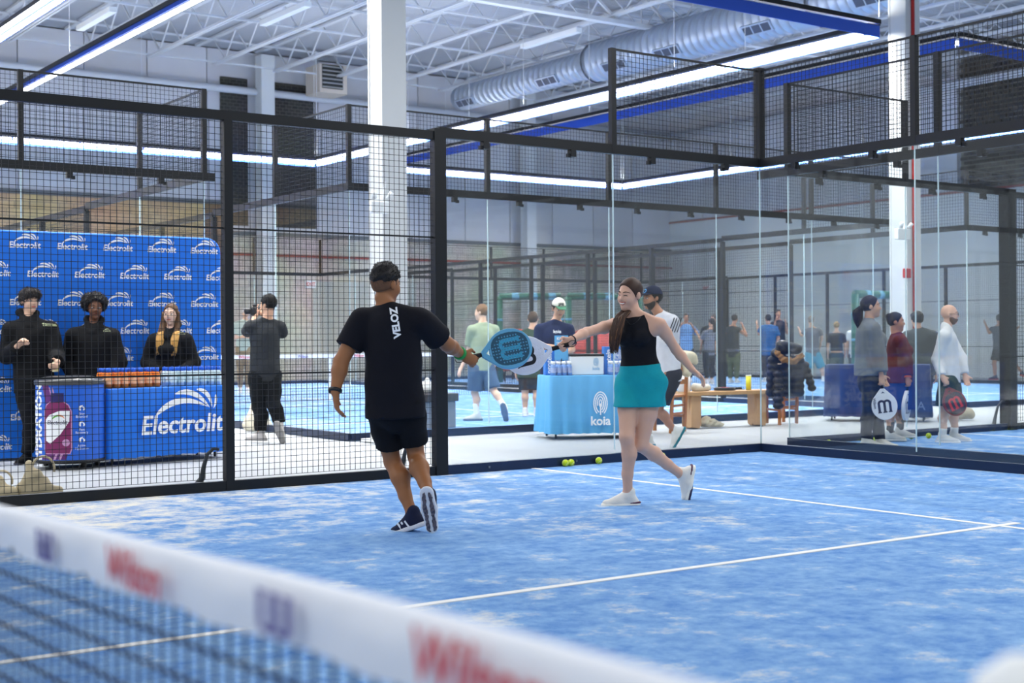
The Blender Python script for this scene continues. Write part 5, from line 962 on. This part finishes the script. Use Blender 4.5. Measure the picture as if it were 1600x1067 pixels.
cp = UP(399, 486, 16.62); t = root('camera_body', tuple(cp), 'black camera held up by the photographer', 'camera'); fd = DV((-.9, -.4, 0)); q = MB(); q.bar(-fd*.03, fd*.03, .14, .10); bevel(q.build('body_shell', mat('camera_black', (24, 25, 28), .5), t), .01); MB().tube([tuple(fd*.03), tuple(fd*.13), tuple(fd*.135)], [.036, .04, .04], 16).build('lens', MATS['camera_black'], t, True); q = MB(); q.bar(-fd*.02+ZZ*.06, fd*.02+ZZ*.06, .05, .035); q.build('viewfinder', MATS['camera_black'], t); MB().tube([tuple(fd*.134), tuple(fd*.137)], .032, 16).build('front_glass', mat('lens_glass', (40, 44, 70), .1), t)
sg_ = person('man in sage tee and navy shorts walking away, seen from behind', 20.25, (752, 488), (755, 513), (752, 574), (-.45, -.9), (-.9, -.4), L=[(733, 548, .05), (722, 572, .0)], R=[(778, 545, .12), (772, 572, .2)], LL=[(742, 614), (745, 647), (-.95, .1, 0)], RL=[(771, 610, -.02), (788, 636, -.18), (.2, -.2, -.95), (.1, -.95, .25)], skin=(222, 176, 150), hair=('short', (112, 82, 56)), top=dict(c=(152, 166, 140), sleeve=.72, e=.022, hem=.05, n='tee_shirt'), bot=dict(c=(70, 92, 120), len=.9, e=.03), shoes=((206, 208, 200), (86, 100, 122)), sock=((236, 238, 236), .16), vox=.014, face=True)
ko = person('attendant in navy tee and white cap behind the sky blue table', 17.6, (873, 482), (866, 512), (866, 590), (-.1, 1), (.25, .9, -.28), R=[(843, 541, 0), (868, 542, -.26)], L=[(894, 546, .02), (881, 550, -.26)], skin=(216, 168, 138), hair=('short', (38, 30, 26)), top=dict(c=(30, 42, 80), sleeve=.75, e=.02, hem=.06, n='tee_shirt'), bot=dict(c=(30, 32, 40), len=1.95, n='trousers'), vox=.0125)
cp_ = cap(ko, (238, 236, 222), (64, 120, 92)); decal('cap_lettering', text_mesh('JPR', .055, .1, .002), ko['C']+ko['F']*.09+ko['U']*.075, RR, ZZ, cp_, mat('ink_dark', (50, 56, 60), .6), ko['root'], ko['base'], .003); decal('shirt_lettering', text_mesh('koia', .06, 0, .001), UP(871, 518, 17.4), RR, ZZ, ko['shirt'], PRINT, ko['root'], ko['base'], .004)
cm = person('bearded man in navy cap and white shirt half hidden behind the woman', 15.25, (1019, 466), (1037, 500), (1043, 585), (-.8, .35), (-.88, .42), L=[(1050, 546, -.12), (1042, 582, -.14)], R=[(1020, 545, .2), (1005, 580, .2)], RL=[(1016, 628, .1), (1012, 684, .25), (-1, .1, 0)], LL=[(1027, 640, -.05), (1054, 672, -.02), (-.50, .1, -.85), (-.85, .1, .5)], skin=(176, 124, 94), hair=('short', (24, 22, 22)), top=dict(c=(232, 232, 238), sleeve=.8, e=.022, hem=.08, n='jersey'), bot=dict(c=(34, 38, 56), len=.8, e=.025), shoes=((236, 238, 236), (24, 116, 130)), vox=.0125, beard=(50, 42, 38), s=1.03)
cq = cap(cm, (30, 38, 66), (30, 38, 66)); decal('cap_emblem', ring(.028, .022, .008, 0, 360), cm['C']+cm['F']*.09+cm['U']*.08, nrm(np.cross(ZZ, cm['F'])), ZZ, cq, mat('emblem_cyan', (60, 160, 220), .5), cm['root'], cm['base'], .003)
q = join2d(*[xf2d(rectv(.012, .16, .03), 1, -.05+.03*i, 0) for i in range(4)]); decal('sleeve_stripe', q, UP(1055, 508, 15.1), RR, ZZ, cm['shirt'], mat('ink_black', (40, 40, 48), .6), cm['root'], cm['base'], .004)
gm = person('man in dark green tee beyond the glass, left of the attendant', 21.3, (833, 499), (829, 523), (829, 585), (.1, -1), (.2, -.95), skin=(214, 168, 140), hair=('short', (74, 56, 44)), top=dict(c=(46, 66, 56), sleeve=.7, e=.03, hem=.06, n='tee_shirt'), bot=dict(c=(40, 44, 52), len=.85), vox=.016, face=False, w=1.1)
fg = person('grey-haired man with crossed arms beyond the far net, behind the photographer', 31.6, (384, 490), (381, 505), (381, 545), (.2, 1), (.3, .95), R=[(370, 525), (388, 527, -.22)], L=[(393, 525), (374, 527, -.25)], skin=(206, 168, 148), hair=('short', (150, 146, 142)), top=dict(c=(170, 184, 172), sleeve=.8, hem=.05, n='tee_shirt'), bot=dict(c=(136, 118, 92), len=1.9, n='trousers'), vox=.02)
# players behind the right glass
gw = person('woman with ponytail in grey sweatshirt and black leggings holding a white racket', 15.0, (1361, 479), (1357, 513), (1360, 592), (.96, .05), (.98, .1, .05), R=[(1372, 556, -.2), (1377, 586, -.24)], L=[(1368, 555, .2), (1378, 585, .15)], RL=[(1358, 644, -.05), (1354, 687, -.05), (1, .15, 0)], LL=[(1372, 646, .08), (1376, 688, .05), (1, .15, 0)], skin=(216, 170, 148), hair=('pony', (40, 32, 34)), top=dict(c=(126, 130, 134), sleeve=1.85, e=.045, hem=-.04, n='sweatshirt', flare=.01), bot=dict(c=(44, 48, 62), len=1.97, e=.010, n='leggings'), shoes=((226, 222, 212), (232, 230, 222)), vox=.0125, female=True, w=1.1, rh=dict(d=(.1, .1, -1), pn=(-.2, -1, 0), curl=1.45, thumb=1.))
mr = person('dark-haired player in maroon sweatshirt and blue skirt', 15.75, (1400, 503), (1403, 532), (1405, 598), (.95, .2), (.97, .2), R=[(1416, 565, -.14), (1418, 590, -.2)], L=[(1398, 565, .2), (1408, 588, .2)], RL=[(1394, 642, -.05), (1390, 677, -.05), (1, .1, 0)], LL=[(1408, 640, .1), (1406, 672, .1), (1, .1, 0)], skin=(186, 134, 108), hair=('bun', (26, 24, 26)), top=dict(c=(96, 40, 50), sleeve=1.9, e=.035, hem=.0, n='sweatshirt'), bot=dict(c=(40, 66, 136), skirt=.3, e=.02, n='skirt'), shoes=((226, 224, 218), (216, 216, 214)), sock=((44, 48, 58), .14), vox=.0125, s=.93, female=True, w=1.15, rh=dict(d=(.1, .1, -1), pn=(-.2, -1, 0), curl=1.45, thumb=1.))
band(mr, 1, .95, .042, .02, mat('band_orange', (240, 110, 50), .5), 'wristband')
wm = person('bald bearded man in white sweater and green shorts holding a dark racket', 15.65, (1484, 491), (1479, 522), (1483, 596), (.85, .4), (.95, .25), R=[(1464, 562, -.08), (1472, 588, -.2)], L=[(1502, 560, .1), (1508, 586, .0)], RL=[(1476, 642, -.08), (1473, 680, -.08), (.95, .35, 0)], LL=[(1493, 642, .08), (1491, 678, .08), (.95, .35, 0)], skin=(220, 176, 154), hair=('bald', (90, 70, 54)), top=dict(c=(236, 238, 240), sleeve=1.93, e=.02, hem=.02, n='sweater', collar=1), bot=dict(c=(30, 62, 60), len=.85, e=.03), shoes=((236, 236, 234), (230, 230, 228)), sock=((236, 238, 238), .08), vox=.0125, beard=(112, 86, 70), s=.95, w=.95, rh=dict(d=(.5, .2, -.85), pn=(-.2, -1, 0), curl=1.45, thumb=1.))
off = wm['base']; C, F, U_, S_ = wm['C'], wm['F'], wm['U'], wm['S']; q = MB()
for k in (1, -1): q.tube([tuple(C+F*.093+S_*k*.032+S_*.022*math.cos(a)+U_*(.018*math.sin(a)-.002)-off) for a in np.linspace(0, 6.28, 13)], .0022, 5, False); q.tube([tuple(C+F*.09+S_*k*.052-off), tuple(C-F*.01+S_*k*.085+U_*.004-off)], .0022, 5)
q.build('glasses', mat('frame_dark', (40, 40, 44), .4), wm['root'], True)
def grip(p, d, pn, ax):
    w_ = p['arm'][1][1]; b = w_+DV(d)*.055+DV(pn)*.024-DV(ax)*.03; return b, b+DV(ax)
GD, GP = (.1, .1, -1), (-.2, -1, 0)
racket(*grip(gw, GD, GP, (.13, 0, -1)), CC-RR*.15, (232, 234, 238), (230, 232, 238), (38, 36, 60), 'white racket with dark emblem hanging from the grey-sweatshirt woman', 'Wilson'); racket(*grip(mr, GD, GP, (-.05, 0, -1)), CC*.5+RR*.85, (222, 226, 232), (222, 226, 232), (38, 40, 60), 'white racket turned edgewise in the maroon player\'s hand', 'Wilson'); racket(*grip(wm, (.5, .2, -.85), GP, (.42, 0, -.9)), CC+RR*.1, (120, 36, 42), (50, 50, 58), (206, 60, 62), 'dark racket with red emblem hanging from the white-sweater man')
racket(on_bench(bl-.32, .06)+ZZ*.022, on_bench(.2, -.02)+ZZ*.022, ZZ, (34, 34, 38), (30, 30, 34), (186, 40, 48), 'black racket lying flat on the oak bench')
ds = person('dark-shirted person with back turned behind the navy table', 20.3, (1433, 500), (1438, 524), (1438, 580), (.1, -1), (0, -1), L=[(1414, 540, 0), (1424, 552, .2)], skin=(210, 166, 140), hair=('mop', (34, 32, 34)), top=dict(c=(66, 72, 76), sleeve=.8, e=.04, hem=.06, n='tee_shirt'), bot=dict(c=(30, 32, 38), len=1.9, n='trousers'), vox=.016, w=1.15, face=False)
# distant players
def far(label, D, h, sc, hc, T, **k): return person(label, D, h, sc, hc, T, k.pop('F', (T[0], T[1])), vox=.021, face=T[1] > 0, **k)
far('distant man in light blue shirt facing us with raised hands', 37.2, (1072, 496), (1072, 511), (1073, 548), (0, 1), R=[(1055, 522), (1064, 508, -.3)], L=[(1090, 522), (1081, 508, -.3)], skin=(180, 130, 104), hair=('short', (34, 30, 30)), top=dict(c=(112, 160, 214), sleeve=1.0, n='shirt', hem=.06), bot=dict(c=(40, 44, 54), len=1.9, n='trousers'))
far('distant woman in grey tee and black leggings with back turned', 35.5, (1112, 504), (1109, 519), (1108, 553), (-.5, -.85), L=[(1096, 532, 0), (1090, 522, .1)], R=[(1120, 535), (1118, 548)], skin=(206, 160, 134), hair=('pony', (44, 36, 34)), top=dict(c=(118, 122, 132), sleeve=.8, n='tee_shirt', hem=.04), bot=dict(c=(36, 40, 48), len=1.8, n='leggings'), female=True, s=.96)
far('distant person in black top half hidden behind the grey-tee woman', 37.6, (1115, 498), (1107, 513), (1108, 550), (-.7, .6), skin=(196, 150, 126), hair=('short', (60, 48, 42)), top=dict(c=(38, 42, 48), sleeve=.8, n='shirt', hem=.05), bot=dict(c=(44, 46, 54), len=1.9, n='trousers'))
far('distant man in black tank top and olive trousers', 36.4, (1148, 498), (1144, 514), (1146, 555), (.5, -.85), R=[(1166, 524), (1160, 508, .15)], L=[(1130, 530), (1128, 546)], skin=(176, 122, 92), hair=('short', (40, 34, 32)), top=dict(c=(44, 48, 50), sleeve=.12, n='tank_top', hem=.06), bot=dict(c=(86, 94, 66), len=1.9, n='trousers'), shoes=((216, 214, 200), (220, 220, 210)))
far('distant man in royal blue tee with back turned', 36.8, (1200, 498), (1201, 512), (1200, 552), (-.2, -1), L=[(1186, 522), (1183, 508, .1)], R=[(1216, 528), (1212, 546)], skin=(196, 146, 116), hair=('short', (30, 28, 30)), top=dict(c=(34, 94, 148), sleeve=.8, n='tee_shirt', hem=.06, e=.03), bot=dict(c=(32, 38, 58), len=1.9, n='trousers'), w=1.1)
far('distant man in black polo facing us with a hand at his chin', 38.3, (1216, 490), (1217, 505), (1218, 543), (0, 1), R=[(1206, 522), (1212, 501, -.25)], L=[(1230, 520), (1228, 505, -.2)], skin=(190, 142, 116), hair=('short', (40, 34, 32)), top=dict(c=(40, 44, 54), sleeve=.8, n='polo_shirt', hem=.05), bot=dict(c=(34, 36, 44), len=1.9, n='trousers'))
far('distant man in grey tee and teal shorts with back turned', 35.9, (1267, 501), (1269, 516), (1270, 554), (.1, -1), L=[(1253, 524), (1249, 516, .1)], R=[(1284, 526), (1282, 540, .1)], RL=[(1284, 576), (1286, 590), (.3, -.9, 0)], LL=[(1264, 578), (1262, 592)], skin=(206, 160, 134), hair=('short', (128, 112, 96)), top=dict(c=(98, 98, 104), sleeve=.8, n='tee_shirt', hem=.06), bot=dict(c=(70, 148, 172), len=.9, e=.03))
far('distant blond woman in black crop top with back turned', 36.2, (1307, 509), (1307, 523), (1307, 556), (.1, -1), skin=(216, 172, 146), hair=('bun', (156, 126, 86)), top=dict(c=(34, 44, 48), sleeve=.7, n='crop_top', hem=-.14), bot=dict(c=(44, 66, 66), len=.7, e=.03), female=True, s=.94)
far('distant person in white tee beside the blond woman', 36.6, (1337, 505), (1338, 519), (1337, 556), (.3, -.9), skin=(206, 160, 134), hair=('short', (60, 46, 38)), top=dict(c=(220, 222, 222), sleeve=.7, n='tee_shirt', hem=.05), bot=dict(c=(60, 74, 80), len=.8))
far('distant man in grey tee and black shorts lunging at the far right', 36.6, (1561, 498), (1561, 513), (1563, 549), (.2, -1), L=[(1546, 520), (1540, 507, .1)], R=[(1577, 522), (1588, 514, .1)], LL=[(1553, 569), (1555, 588), (-.6, -.7, 0)], RL=[(1580, 562), (1597, 582), (.6, -.7, -.2)], skin=(190, 144, 118), hair=('short', (80, 78, 78)), top=dict(c=(84, 90, 98), sleeve=.7, n='tee_shirt', hem=.05), bot=dict(c=(46, 38, 44), len=.7, e=.03), shoes=((44, 50, 80), (220, 90, 90)))
